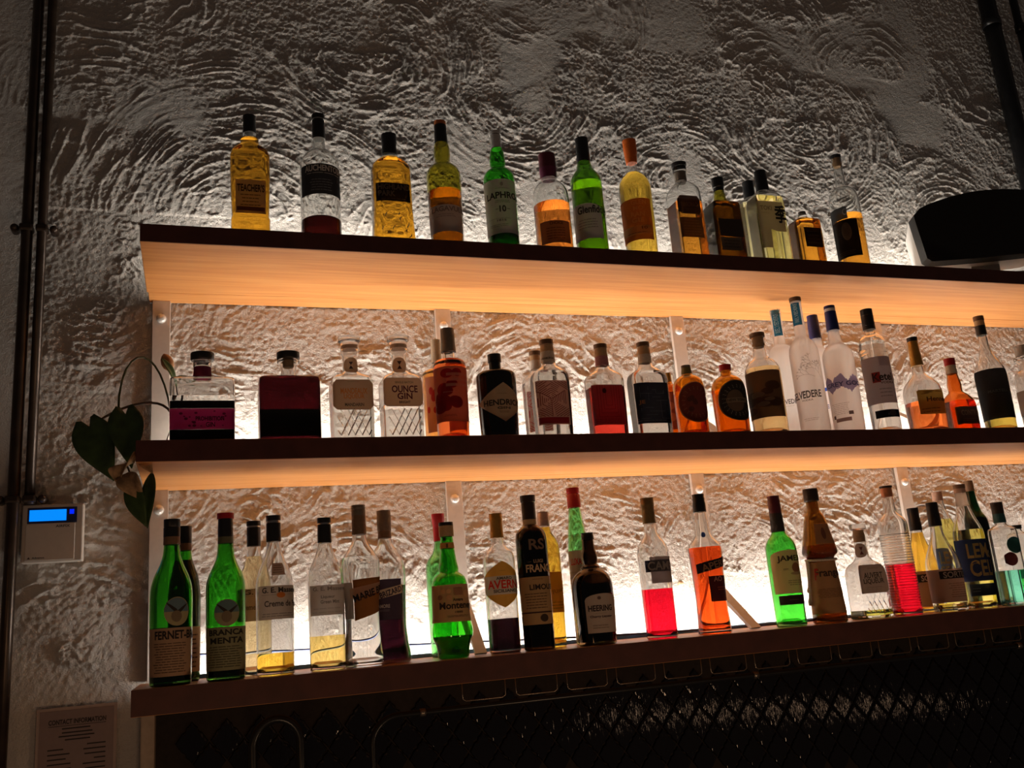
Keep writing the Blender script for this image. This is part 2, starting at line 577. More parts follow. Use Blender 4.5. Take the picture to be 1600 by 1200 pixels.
lp = lantern()
V = [(x, 0, z) for x, z in lp] + [(x * .93, -.006, z * .93) for x, z in lp] + [(x * .8, -.0072, z * .8) for x, z in lp]
n = len(lp)
Fc = []
for a in (0, 1):
    for k in range(n):
        k2 = (k + 1) % n
        Fc.append((a * n + k, (a + 1) * n + k, (a + 1) * n + k2, a * n + k2))
Fc.append(tuple(range(3 * n - 1, 2 * n - 1, -1)))
tile0 = mesh_obj('tile', V, Fc, GLAZE, bs, False)
first = True
cnt = 0
for row in range(14):
    z = -.132 - (row - 1) * TH / 2
    for c in range(40):
        x = .103 + (c - 1) * TW + (TW / 2 if (row - 1) % 2 else 0)
        if x < .072 or x > 2.45 or z > -.098 or z < -.19 - x * .12 or z < -.46 or cnt >= 295:
            continue
        o = tile0 if first else tile0.copy()
        if not first:
            COL.objects.link(o)
        first = False
        o.location = (x, -.0102, z)
        cnt += 1
WOODEDGE = plain('post_paint', (.42, .33, .25), .6, 0, .1)
mb = MB()
mb.box((.002, -.07, -.9), (.030, -.006, -.058))
tag(bevel(mb.build('trim_2', WOODEDGE), .003), 'pale painted edge post under the left end of the bottom shelf', None, kind='structure')

# measured bottles: x along the wall, D out from the wall, profiles in metres
BOTTLES = [
dict(n='whisky_bottle',sh='t',x=.221,D=.3,caps=[['black',[[.2989,.0132],[.3045,.0143],[.2932,.0139],[.2612,.0145]]]],body=[[.2628,.0118,1,2],[.25,.0124,1,2],[.2476,.0194,1,2],[.2365,.02,1,2],[.2293,.0228,1,2],[.2214,.0314,.81,3.25],[.2111,.0393,.62,4.5],[.2017,.0423,.62,4.5],[.1664,.0425,.62,4.5],[.0661,.0396,.62,4.5],[.0546,.0392,.62,4.5],[.0489,.0412,.62,4.5],[0,.0411,.62,4.5]],glass='clear',liq=['amber',.2468],labels=[['rect',['f',-.0323,.0314,.057,.1359],[.4,.3,.22],[['T',"TEACHER'S",['f',-.0288,.0286,.1072,.1253],[.03,.02,.02],0],['L',4,['f',-.023,.0208,.0719,.1038],[.12,.08,.06]],['S','rect',['f',-.0298,.029,.0625,.0719],[.16,.07,.05]]]]],desc='amber whisky bottle with black screw cap and tan paper label, leftmost on the top shelf',extra=None),
dict(n='whisky_bottle',sh='t',x=.3745,D=.3,caps=[['black',[[.3166,.0145],[.3233,.0152],[.3134,.0152]]],['silver',[[.3129,.0145],[.3096,.0156]]],['black',[[.3092,.0145],[.2621,.0148]]]],body=[[.2641,.0133,1,2],[.2397,.0147,1,2],[.2316,.0208,1,2],[.2194,.0337,1,2],[.2033,.0423,1,2],[.1872,.0443,1,2],[0,.0446,1,2]],glass='clear',liq=['darkred',.0549],labels=[['rect',['r',-1.2768,1.2365,.1052,.1793],[.028,.03,.034],[['T','AUCHENTOSHAN',['r',-.914,1.6048,.1608,.176],[.45,.42,.38],0],['L',1,['r',-.9462,1.1587,.1545,.1584],[.4,.38,.34]],['L',5,['r',-.6591,.5331,.1122,.1435],[.13,.13,.13]]]]],desc='clear glass whisky bottle with wide black label and dark red liquid left in its foot',extra=None),
dict(n='whisky_bottle',sh='t',x=.5404,D=.29,caps=[['black',[[.2871,.0173],[.2945,.0181],[.2731,.0181],[.2706,.0165],[.2417,.0187]]]],body=[[.2438,.0165,1,2],[.2346,.018,1,2],[.2304,.0232,1,2],[.223,.0323,.83,2.8],[.2138,.0407,.66,3.6],[.2014,.045,.66,3.6],[.1244,.0453,.66,3.6],[0,.0498,.66,3.6]],glass='clear',liq=['amber',.2304],labels=[['rect',['f',-.041,.0377,.1108,.1567],[.025,.02,.02],[['T','HIGHLAND',['f',-.0375,.0369,.1393,.1535],[.24,.2,.16],0],['T','PARK',['f',-.0368,.002,.1228,.1365],[.24,.2,.16],0],['L',1,['f',-.0322,.0276,.1148,.118],[.2,.16,.12]]]]],desc='squat amber whisky bottle with embossed scrolls and a small black label',extra='scroll'),
dict(n='whisky_bottle',sh='t',x=.6658,D=.3,caps=[['orangecork',[[.3316,.0131],[.337,.0143],[.3267,.0143]]],['black',[[.3267,.0147],[.2787,.0157]]]],body=[[.2813,.0154,1,2],[.2668,.0188,1,2],[.2498,.0195,1,2],[.2308,.0176,1,2],[.2236,.0214,1,2],[.2119,.0335,1,2],[.1984,.04,1,2],[.1867,.0407,1,2],[0,.0377,1,2]],glass='olive',liq=['amberred',.1472],labels=[['rect',['r',-1.8053,.9003,.036,.1025],[.42,.35,.31],[['T','LAGAVULIN',['r',-1.1785,1.1605,.0856,.0984],[.2,.15,.13],0],['L',2,['r',-.8977,.337,.0711,.0811],[.28,.22,.2]]]]],desc='olive green whisky bottle with black neck sleeve and wide plain grey label',extra=None),
dict(n='whisky_bottle',sh='t',x=.805,D=.3,caps=[['silverw',[[.3184,.0134],[.3238,.0142],[.315,.0142]]],['black',[[.315,.0134],[.3133,.0134]]],['silverw',[[.3133,.0134],[.2771,.0137]]]],body=[[.2797,.0133,1,2],[.2624,.0176,1,2],[.2408,.0192,1,2],[.2271,.0176,1,2],[.2219,.0219,1,2],[.2108,.0327,1,2],[.1971,.0378,1,2],[.1852,.0381,1,2],[0,.0371,1,2]],glass='green',liq=['darkgreen',.0478],labels=[['rect',['r',-1.9465,.9165,.0406,.1797],[.66,.63,.57],[['T','LAPHROAIG',['r',-1.29,1.7614,.1287,.1461],[.04,.035,.03],0],['T','10',['r',-.4489,-.0347,.0939,.1104],[.04,.035,.03],0],['S','rect',['r',-.6917,-.5114,.1013,.1026],[.1,.09,.08]],['S','rect',['r',.0299,.225,.1013,.1026],[.1,.09,.08]],['L',2,['r',-.7932,.3489,.117,.1253],[.2,.18,.16]],['L',1,['r',-1.7768,.4369,.0766,.0787],[.2,.18,.16]],['T','1815',['r',-.6477,-.0765,.0701,.075],[.15,.13,.12],0],['L',2,['r',-1.2172,.0818,.0562,.0643],[.25,.22,.2]],['S','ell',['r',-.2999,-.1143,.1603,.1704],[.25,.24,.2]],['L',1,['r',-.7189,.3694,.1528,.1561],[.25,.22,.2]]]]],desc='bright green whisky bottle with silver cap and tall white label',extra=None),
dict(n='whisky_bottle',sh='t',x=.936,D=.3,caps=[['maroon',[[.264,.02],[.2725,.0212],[.2347,.0211]]],['plum',[[.2347,.0219],[.226,.0215],[.2077,.0198]]]],body=[[.2103,.019,1,2],[.1999,.0206,1,2],[.1929,.0293,1,2],[.1804,.0388,1,2],[.1653,.0434,1,2],[.1481,.0445,1,2],[0,.0439,1,2]],glass='clear',liq=['orangered',.1331],labels=[['rect',['r',-1.1837,.649,.0209,.0781],[.26,.16,.11],[['T','CHOICE',['r',-.5846,.151,.0673,.0748],[.06,.04,.03],0],['L',5,['r',-.9248,.364,.0291,.0623],[.1,.06,.04]]]]],desc='clear rounded whisky bottle with plum coloured cap, half full of orange whisky',extra=None),
dict(n='whisky_bottle',sh='t',x=1.0358,D=.3,caps=[['black',[[.3208,.0154],[.3274,.0163],[.261,.0169]]]],body=[[.2645,.0165,1,2],[.2454,.0193,1,2],[.2343,.0257,1,2],[.2211,.0345,1,2],[.2078,.0389,1,2],[.1946,.0393,1,2],[0,.0394,1,2]],glass='green2',liq=['olivegold',.199],labels=[['arch',['r',-2.1394,.42,.0396,.134],[.66,.63,.57],[['T','Glenfiddich',['r',-1.1982,1.0763,.1066,.1271],[.05,.05,.04],0],['L',4,['r',-1.2711,.0464,.0658,.0934],[.25,.22,.2]]]]],desc='green whisky bottle with black cap and white label, just right of the plum capped bottle',extra=None),
dict(n='whisky_bottle',sh='t',x=1.1707,D=.3,caps=[['orange',[[.3277,.0165],[.3349,.0177],[.3092,.0173],[.27,.0139]]]],body=[[.2727,.0115,1,2],[.2591,.0123,1,2],[.2433,.0179,1,2],[.2275,.0301,1,2],[.2105,.0386,1,2],[.1894,.041,1,2],[.1295,.0407,1,2],[0,.0387,1,2]],glass='clear',liq=['gold',.2388],labels=[['rect',['r',-2.0619,.4747,.0448,.1555],[.4,.13,.035],[['T','GLEN',['r',-.8381,.0924,.138,.1511],[.6,.3,.12],0],['T','MO',['r',-.7396,-.1354,.1223,.1345],[.6,.3,.12],0],['T','RAN',['r',-.9142,-.0742,.1059,.1188],[.6,.3,.12],0],['T','GIE',['r',-.8993,-.1631,.0903,.1024],[.6,.3,.12],0],['S','rect',['r',-1.9868,.2759,.0585,.0817],[.5,.33,.13]],['T','10',['r',-.3567,.0164,.0714,.0791],[.2,.1,.04],0],['L',1,['r',-1.3454,-.0191,.0611,.0662],[.2,.1,.05]]]]],desc='bulging golden whisky bottle with bright orange cap and orange label',extra=None),
dict(n='whisky_bottle',sh='t',x=1.3144,D=.29,caps=[['black',[[.279,.0183],[.2871,.0197],[.2764,.0192]]],['glasscap',[[.2764,.0174],[.2682,.0183],[.2611,.0169]]],['greybrown',[[.2611,.0151],[.2347,.0155]]]],body=[[.2377,.0146,1,2],[.2316,.0173,1,2],[.2266,.0211,.975,5.5],[.2114,.0316,.95,9],[.1948,.0356,.95,9],[.1077,.0366,.95,9],[0,.037,.95,9]],glass='clear',liq=['amberbrown',.1683],labels=[['oct',['f',-.0364,.0254,.1286,.1801],[.075,.045,.035],[['T','BENROMACH',['f',-.0302,.0214,.1493,.1612],[.2,.12,.08],0],['L',2,['f',-.0283,.0128,.1355,.1439],[.15,.09,.06]]]],['rect',['f',-.0379,.0251,.064,.1187],[.16,.09,.05],[['L',6,['f',-.0329,.0209,.0679,.1138],[.24,.14,.08]]]]],desc='square clear whisky bottle with two brown labels and amber whisky up to the shoulder',extra=None),
dict(n='whisky_bottle',sh='t',x=1.4248,D=.29,caps=[['black',[[.2467,.0147],[.2527,.0156],[.227,.0156],[.225,.0137],[.2147,.0142]]]],body=[[.2168,.0133,1,2],[.1852,.0182,1,2],[.1801,.0217,.9,6],[.177,.035,.8,10],[.1699,.0399,.8,10],[0,.0415,.8,10]],glass='olive',liq=['darkbrown',.1781],labels=[['rect',['f',-.0347,.0331,.0734,.123],[.035,.025,.02],[]],['rect',['f',-.0356,.0255,.035,.0704],[.16,.12,.08],[['L',3,['f',-.0299,.0201,.0399,.0655],[.08,.06,.04]]]]],desc='dark square bottle with deep brown spirit and a short olive neck',extra=None),
dict(n='whisky_bottle',sh='t',x=1.6114,D=.16,caps=[['black',[[.3157,.0152],[.3219,.0162],[.2711,.0166]]]],body=[[.2733,.0157,1,2],[.2645,.0176,1,2],[.259,.0257,.8,5],[.2502,.0386,.6,8],[0,.0392,.6,8]],glass='clear',liq=['paleyellow',.2491],labels=[],desc='black capped pale bottle standing behind the cream labelled square bottle',extra=None),
dict(n='whisky_bottle',sh='t',x=1.5548,D=.3,caps=[['black',[[.2728,.0148],[.2791,.0162],[.2686,.0157],[.2671,.0166],[.2197,.0174]]]],body=[[.2228,.0151,1,2],[.2166,.017,1,2],[.2114,.0275,.85,5],[.2,.0397,.7,8],[.1794,.0434,.7,8],[0,.043,.7,8]],glass='clear',liq=['paleyellow',.1969],labels=[['notch',['f',-.0536,.0327,.0454,.1774],[.62,.52,.38],[['T','TOKI',['f',-.0381,-.003,.1515,.1646],[.28,.2,.13],0],['L',2,['f',-.0388,-.0087,.1414,.1474],[.35,.27,.18]],['T','季',['f',.003,.0395,.1162,.1677],[.02,.02,.02],0]]]],desc='square bottle of pale yellow whisky with cream label and brushed black character',extra=None),
dict(n='whisky_bottle',sh='t',x=1.6616,D=.31,caps=[['greybrown',[[.1597,.0091],[.1625,.01],[.1543,.01]]],['glasscap',[[.1543,.0109],[.145,.0123]]]],body=[[.147,.01,1,2],[.1419,.0136,1,2],[.1388,.022,.925,6],[.1326,.0332,.85,10],[.1203,.0345,.85,10],[0,.0349,.85,10]],glass='clear',liq=['amberorange',.1347],labels=[['rect',['f',-.0259,.0279,.0503,.1059],[.03,.018,.014],[['L',4,['f',-.0203,.0223,.0563,.0998],[.07,.05,.035]]]]],desc='small squat square bottle of orange amber spirit with a dark label',extra=None),
dict(n='whisky_bottle',sh='t',x=1.8153,D=.3,caps=[['black',[[.345,.0131],[.351,.0141],[.3412,.0136]]],['cork',[[.3412,.0112],[.315,.0103]]]],body=[[.3412,.0136,1,2],[.3352,.014,1,2],[.315,.0121,1,2],[.2533,.0153,1,2],[.2469,.0241,1,2],[.2351,.0343,1,2],[.2164,.0397,1,2],[.1924,.0405,1,2],[0,.0398,1,2]],glass='clear',liq=['amberbrown',.1627],labels=[['rect',['r',-2.2376,-.6484,.1444,.18],[.1,.11,.12],[['T','C',['r',-.9357,-.6837,.1549,.1748],[.4,.42,.42],0]]],['rect',['r',-2.6202,-.0756,.035,.1434],[.028,.02,.016],[['S','leaf',['r',-1.197,-.5533,.0822,.134],[.2,.13,.09]],['L',3,['r',-1.6731,-.5111,.0401,.0539],[.1,.07,.05]]]]],desc='tall clear cork stoppered bottle with dark pictorial label, rightmost on the top shelf',extra=None),
dict(n='gin_bottle',sh='m',x=.1214,D=.28,caps=[['black',[[.1953,.023],[.2005,.0239],[.1874,.0239],[.1847,.022]]]],body=[[.1847,.0158,1,2],[.1829,.0186,1,2],[.1725,.0186,1,2],[.1698,.0172,1,2],[.1483,.0176,1,2],[.1454,.026,.76,7],[.1436,.0568,.52,12],[.1392,.0634,.52,12],[.1288,.0642,.52,12],[0,.0633,.52,12]],glass='clear',liq=['clearliq',.1031],labels=[['rect',['f',-.0637,.0628,.0752,.0914],[.012,.011,.012],[]],['rect',['f',-.0631,.0623,.0077,.0313],[.012,.011,.012],[]],['rect',['f',-.0634,.0626,.0315,.0749],[.42,.03,.14],[['T','PROHIBITION',['f',-.0132,.0421,.0491,.0583],[.03,.01,.015],0],['T','GIN',['f',.0067,.0243,.0362,.0466],[.03,.01,.015],0],['spots',16,['f',-.0622,.0614,.0323,.0732],[.12,.01,.05]]]],['band',['r',-3.1416,3.1416,.1475,.1698],[.16,.025,.06],[]]],desc='broad square gin bottle with black stopper and hot pink band, leftmost on the middle shelf',extra=None),
dict(n='liqueur_bottle',sh='m',x=.297,D=.28,caps=[['black',[[.1992,.023],[.2043,.0242],[.1913,.0242],[.1889,.0222]]],['cork',[[.1889,.0121],[.172,.0111]]]],body=[[.1881,.0206,1,2],[.1859,.0237,1,2],[.1811,.0231,1,2],[.176,.0176,1,2],[.1706,.0163,1,2],[.1519,.0165,1,2],[.1489,.0235,.76,7],[.1473,.0539,.52,12],[.1431,.0618,.52,12],[.1345,.0632,.52,12],[0,.063,.52,12]],glass='clear',liq=['deepred',.1473],labels=[['rect',['f',-.0667,.06,.0146,.0724],[.008,.008,.008],[]]],desc='broad square bottle of dark red liqueur with black stopper and black band',extra=None),
dict(n='liqueur_bottle',sh='m',x=.4295,D=.28,caps=[['glasscap',[[.2372,.022],[.2417,.0245],[.2326,.0244],[.2287,.0189],[.2222,.0183]]],['paleband',[[.2222,.0186],[.2138,.0186]]]],body=[[.2151,.0177,1,2],[.2119,.0201,1,2],[.2048,.0204,1,2],[.2009,.0176,1,2],[.1984,.0158,1,2],[.1625,.0164,1,2],[.1561,.0222,.9,5.5],[.1472,.038,.8,9],[.1392,.0433,.8,9],[.1281,.0444,.8,9],[0,.0438,.8,9]],glass='clear',liq=['clearliq',.1434],labels=[['oct',['f',-.045,.0434,.07,.1372],[.6,.42,.27],[['T','MANDEAUX',['f',-.0282,.0295,.1046,.1176],[.5,.2,.06],0],['T','LIQUEUR',['f',-.0215,.0229,.0928,.1039],[.5,.2,.06],0],['T','MANDARIN',['f',-.0197,.021,.0774,.0848],[.1,.07,.05],0],['L',1,['f',-.0161,.017,.1303,.133],[.3,.2,.12]]]],['ell',['r',-1.1722,1.3421,.1563,.1925],[.6,.42,.27],[['S','hourglass',['r',-.3159,.2584,.1663,.1823],[.06,.03,.03]]]]],desc='clear cut glass liqueur bottle with glass stopper and orange lettering on its tan label',extra='facets'),
dict(n='gin_bottle',sh='m',x=.5392,D=.28,caps=[['glasscap',[[.2409,.0226],[.2456,.0251],[.2363,.025],[.2323,.0194],[.2257,.0188]]],['paleband',[[.2257,.0191],[.2172,.0191]]]],body=[[.2185,.0181,1,2],[.2152,.0206,1,2],[.208,.0209,1,2],[.2041,.0181,1,2],[.2014,.0162,1,2],[.1649,.0168,1,2],[.1584,.0222,.9,5.5],[.1493,.0378,.8,9],[.1413,.0432,.8,9],[.13,.0442,.8,9],[0,.0436,.8,9]],glass='clear',liq=['clearliq',.0816],labels=[['oct',['f',-.0474,.0439,.0769,.1416],[.5,.34,.22],[['T','OUNCE',['f',-.0268,.0304,.1078,.1236],[.09,.02,.03],0],['T','GIN',['f',-.0152,.0183,.0926,.1071],[.09,.02,.03],0],['T','SINGLE BATCH',['f',-.0193,.0212,.1281,.1333],[.2,.12,.08],0],['T','BRIGHT',['f',-.0116,.0132,.0832,.0889],[.06,.03,.03],0]]],['ell',['r',-1.3042,.9252,.1568,.1939],[.5,.34,.22],[['S','hourglass',['r',-.4656,.1432,.1665,.1851],[.06,.03,.03]]]]],desc='clear cut glass gin bottle with glass stopper and dark maroon lettering on its tan label',extra='facets'),
dict(n='gin_bottle',sh='m',x=.6605,D=.15,caps=[['cream',[[.2791,.0115],[.281,.0122],[.2239,.0128]]]],body=[[.2257,.0118,1,2],[.2088,.0135,1,2],[.206,.0236,1,2],[.1993,.035,1,2],[.1906,.0377,1,2],[0,.0371,1,2]],glass='clear',liq=['orange',.2074],labels=[['rect',['r',-1.1546,1.0871,.0474,.1818],[.62,.33,.24],[['blobs',6,['r',-1.0867,-.2368,.0777,.1732],[.36,.04,.04]]]]],desc='orange bottle with cream neck sleeve half hidden behind the red and pink bottle',extra=None),
dict(n='gin_bottle',sh='m',x=.6525,D=.29,caps=[['greybrown',[[.2607,.0147],[.2638,.0153],[.2083,.0172]]]],body=[[.2096,.0133,1,2],[.1923,.0146,1,2],[.189,.0254,1,2],[.1844,.0342,1,2],[.1752,.0374,1,2],[.1032,.0367,1,2],[0,.0348,1,2]],glass='clear',liq=['redorange',.189],labels=[['rect',['r',-1.6579,1.2555,.0414,.1663],[.5,.24,.19],[['blobs',14,['r',-1.5082,.4536,.0604,.1614],[.27,.022,.03]],['S','rect',['r',-.5018,1.0655,.1446,.151],[.62,.36,.29]],['S','rect',['r',-.5239,1.005,.1323,.1387],[.62,.36,.29]],['S','rect',['r',-.5462,.945,.1201,.1265],[.62,.36,.29]],['L',1,['r',-.7906,.0958,.1059,.1091],[.6,.35,.3]],['L',2,['r',-.7601,.004,.0519,.0572],[.2,.1,.09]]]]],desc='tall red orange bottle with grey neck sleeve and pink label of red flowers',extra=None),
dict(n='gin_bottle',sh='m',x=.7641,D=.28,caps=[['black',[[.2044,.015],[.2071,.0156],[.1892,.0156],[.1872,.0136],[.1696,.0136]]]],body=[[.171,.013,1,2],[.167,.0142,1,2],[.1649,.0298,1,2],[.1616,.0414,1,2],[.1555,.0456,1,2],[.1455,.0459,1,2],[0,.0433,1,2]],glass='blackglass',liq=None,labels=[['dia',['r',-1.4947,1.5503,.0392,.1297],[.34,.25,.16],[['T',"HENDRICK'S",['r',-1.0677,1.2968,.0766,.0908],[.03,.025,.02],0],['T','GIN',['r',-.3494,.3267,.0675,.0733],[.06,.05,.04],0],['L',1,['r',-.336,.2662,.1026,.1045],[.15,.1,.07]],['L',2,['r',-.2644,.2739,.0585,.064],[.15,.1,.07]]]]],desc='black apothecary style gin bottle with tan diamond label',extra=None),
dict(n='gin_bottle',sh='m',x=.915,D=.15,caps=[['brown',[[.2534,.0138],[.2561,.0145],[.2453,.0145]]],['cork',[[.2453,.013],[.2318,.0137]]],['paper',[[.2318,.0141],[.208,.0145]]]],body=[[.2096,.0137,1,2],[.2009,.0167,1,2],[.1922,.0264,.875,3],[.1812,.0349,.75,4],[.1655,.0363,.75,4],[0,.0351,.75,4]],glass='clear',liq=['clearliq',.1734],labels=[['rect',['f',-.0518,.0154,.0454,.1477],[.75,.52,.45],[['maze',5,['f',-.0502,.0138,.0469,.1461],[.4,.07,.07]]]]],desc='cork stoppered gin bottle with red maze label standing behind its twin',extra=None),
dict(n='gin_bottle',sh='m',x=.8967,D=.28,caps=[['brown',[[.2415,.0159],[.2446,.0166],[.2336,.0166]]],['cork',[[.2336,.0152],[.2148,.0162]]],['paper',[[.2148,.0166],[.1885,.0172]]]],body=[[.19,.0165,1,2],[.181,.0187,1,2],[.1721,.0291,.85,3],[.1602,.0414,.7,4],[.1461,.0441,.7,4],[0,.0415,.7,4]],glass='clear',liq=['clearliq',.1646],labels=[['rect',['f',-.0564,.0321,.034,.1383],[.48,.29,.24],[['maze',8,['f',-.0535,.0306,.0532,.1354],[.2,.045,.045]],['S','rect',['f',-.0593,.0276,.0368,.0511],[.28,.03,.045]]]],['rectg',['r',-1.9663,.7215,.1943,.1995],[.5,.45,.4],[['T','EDINBURGH',['r',-1.32,.4845,.1943,.1991],[.05,.04,.03],0]]]],desc='clear gin bottle with wooden stopper and pink label carrying a red maze',extra=None),
dict(n='gin_bottle',sh='m',x=1.0358,D=.28,caps=[['brown',[[.2331,.0154],[.236,.0161],[.226,.0161]]],['cork',[[.226,.0147],[.2053,.0154]]],['pinkband',[[.2053,.0157],[.1816,.0164]]]],body=[[.1831,.0157,1,2],[.1748,.0182,1,2],[.1664,.0282,.85,3],[.155,.0421,.7,4],[.141,.0448,.7,4],[0,.0435,.7,4]],glass='clear',liq=['pinkred',.1256],labels=[['rect',['f',-.0436,.0331,.0316,.1286],[.3,.075,.095],[['nest',4,['f',-.0333,.0207,.0506,.1271],[.12,.03,.04]],['S','ell',['f',-.0213,-.0111,.1071,.1197],[.05,.01,.02]],['L',3,['f',-.0431,.023,.0345,.0469],[.15,.04,.05]]]]],desc='pink gin bottle with mauve neck band and plum red geometric label',extra=None),
dict(n='gin_bottle',sh='m',x=1.151,D=.28,caps=[['brown',[[.2397,.0156],[.2427,.0163],[.2325,.0163]]],['cork',[[.2325,.0148],[.2114,.0155]]],['paper',[[.2114,.0159],[.1897,.0166]]]],body=[[.1912,.0159,1,2],[.1819,.0184,1,2],[.1719,.0293,.85,3],[.1588,.0441,.7,4],[.1434,.0468,.7,4],[0,.0448,.7,4]],glass='clear',liq=['clearliq',.1657],labels=[['rect',['f',-.056,.0377,.034,.134],[.022,.027,.042],[['maze2',6,['f',-.0479,.0329,.0458,.1242],[.16,.17,.2]],['T','JE',['f',-.0423,-.0279,.0793,.0905],[.4,.17,.07],0],['L',1,['f',-.0571,.0271,.0392,.0421],[.2,.2,.22]]]]],desc='clear gin bottle with wooden stopper and navy line art label',extra=None),
dict(n='bitters_bottle',sh='m',x=1.2865,D=.14,caps=[['goldcap',[[.2043,.0079],[.2051,.0087],[.1814,.0095]]]],body=[[.1831,.0087,1,2],[.1752,.0118,1,2],[.1669,.0237,1,2],[.1566,.0276,1,2],[0,.0272,1,2]],glass='amberglass',liq=['amber',.1752],labels=[['rect',['r',-2.4357,-.0573,.049,.149],[.25,.06,.03],[['blobs',5,['r',-2.3039,-.123,.0591,.1441],[.42,.13,.05]]]]],desc='amber bottle peeking out behind the navy labelled gin bottle',extra=None),
dict(n='bitters_bottle',sh='m',x=1.2567,D=.29,caps=[['greybrown',[[.1811,.0107],[.1828,.0115],[.1769,.0118]]],['olivecap',[[.1769,.0111],[.1676,.0129],[.1598,.0137]]]],body=[[.1637,.0126,1,2],[.1582,.0148,1,2],[.1535,.0229,1,2],[.145,.0324,1,2],[.1326,.0372,1,2],[.1179,.0382,1,2],[0,.037,1,2]],glass='amberglass',liq=['amber',.114],labels=[['ell',['r',-1.3676,1.2248,.0318,.1331],[.42,.22,.1],[['S','ell',['r',-1.2848,1.1315,.0341,.1307],[.13,.028,.02]],['blobs',5,['r',-.6954,.1236,.0551,.1081],[.07,.02,.015]],['ring',20,['r',-1.1125,.9139,.0408,.1235],[.2,.08,.05]]]]],desc='amber apothecary bottle with grey cap and round dark red label',extra=None),
dict(n='bitters_bottle',sh='m',x=1.3677,D=.29,caps=[['redcap',[[.1824,.0142],[.1851,.0153],[.17,.0149]]]],body=[[.1716,.0123,1,2],[.1589,.0141,1,2],[.1542,.0223,1,2],[.1447,.0341,1,2],[.1297,.0407,1,2],[.114,.0418,1,2],[0,.0409,1,2]],glass='amberglass',liq=['amber',.1187],labels=[['ell',['r',-1.2794,1.2795,.0341,.1384],[.22,.14,.07],[['S','ell',['r',-1.2115,1.1939,.0364,.1359],[.02,.018,.016]],['ring',22,['r',-1.0466,.9633,.0432,.1275],[.13,.12,.1]],['S','ell',['r',-.7313,.3791,.057,.1116],[.09,.06,.04]],['S','rect',['r',-.7445,.606,.08,.0915],[.16,.12,.08]],['T','NEW YORK',['r',-.6908,.4858,.0823,.0892],[.05,.04,.03],0]]]],desc='amber apothecary bottle with red cap and round black label',extra=None),
dict(n='rum_bottle',sh='m',x=1.4756,D=.29,caps=[['brown',[[.2667,.0171],[.2706,.0191],[.2603,.019]]],['cork',[[.2603,.0148],[.2329,.0137]]]],body=[[.2581,.0171,1,2],[.2553,.0197,1,2],[.2482,.019,1,2],[.2418,.0164,1,2],[.21,.017,1,2],[.203,.0215,1,2],[.1942,.0326,1,2],[.1819,.041,1,2],[.1679,.0442,1,2],[0,.0434,1,2]],glass='clear',liq=['paleamber',.1749],labels=[['rect',['r',-2.2756,.5485,.0433,.1635],[.13,.085,.06],[['blobs',7,['r',-2.1292,.3478,.0517,.1572],[.07,.045,.035]],['blobs',4,['r',-1.7301,-.0023,.072,.1195],[.2,.14,.1]]]]],desc='clear round shouldered bottle with cork stopper and wide marbled brown label',extra=None),
dict(n='vodka_bottle',sh='m',x=1.6284,D=.17,caps=[['frostcap',[[.3771,.0141],[.3804,.0148],[.3673,.0148]]]],body=[[.3688,.0141,1,2],[.3082,.0147,1,2],[.2793,.016,1,2],[.2748,.0223,1,2],[.2664,.0299,1,2],[.2551,.0323,1,2],[0,.0322,1,2]],glass='frost',liq=None,labels=[['rectg',['r',-1.4465,.2707,.3031,.3774],[.02,.1,.17],[['T','BELVEDERE',['r',-2.5744,1.2594,.3321,.3444],[.45,.5,.5],90]]],['rectg',['r',-1.248,-.0657,.1048,.1215],None,[['T','LVEDERE',['r',-1.1209,.5045,.107,.1201],[.1,.1,.1],0],['L',1,['r',-1.0626,-.1871,.1004,.1026],[.3,.3,.3]]]]],desc='frosted vodka bottle with blue neck strip standing behind the tallest frosted bottle',extra=None),
dict(n='vodka_bottle',sh='m',x=1.6093,D=.29,caps=[['brown',[[.3688,.014],[.3724,.0154],[.3617,.015]]]],body=[[.3632,.0137,1,2],[.3278,.014,1,2],[.2673,.0145,1,2],[.2586,.0191,1,2],[.2477,.0277,1,2],[.2333,.0349,1,2],[.2117,.0374,1,2],[0,.0372,1,2]],glass='frost',liq=None,labels=[['rectg',['r',-2.0385,-.0019,.2943,.3558],[.02,.1,.17],[['T','BELVEDERE',['r',-2.722,1.0066,.3228,.3323],[.45,.5,.5],90]]],['rectg',['r',-2.0513,.0354,.0925,.1147],None,[['T','BELVEDERE',['r',-2.1069,.1046,.0938,.1133],[.06,.06,.06],0],['T','VODKA',['r',-1.2815,-.5111,.0862,.0911],[.2,.2,.2],0],['branches',30,['r',-1.6018,.3611,.1349,.2199],[.24,.23,.22]],['L',2,['r',-1.3817,-.2732,.0346,.0431],[.35,.34,.33]]]]],desc='tallest frosted vodka bottle, with etched bare branches and blue neck strip',extra=None),
dict(n='vodka_bottle',sh='m',x=1.7562,D=.16,caps=[['navy',[[.3679,.0142],[.3712,.0149],[.357,.0152],[.3555,.0156],[.3024,.0169]]]],body=[[.3047,.0148,1,2],[.283,.0155,1,2],[.2714,.0218,1,2],[.2599,.0323,1,2],[.2483,.035,1,2],[0,.0342,1,2]],glass='frost',liq=None,labels=[['rectg',['r',-1.2415,.7192,.323,.3385],None,[['S','bird',['r',-1.0161,.4482,.323,.3405],[.7,.72,.75]]]],['rectg',['r',-.7854,-.3822,.0961,.1556],None,[['S','rect',['r',-.7824,-.273,.1444,.1538],[.05,.1,.4]],['T','E',['r',-.8169,-.476,.0954,.1065],[.05,.06,.2],0]]]],desc='frosted vodka bottle with blue cap half hidden behind its twin with the mountain print',extra=None),
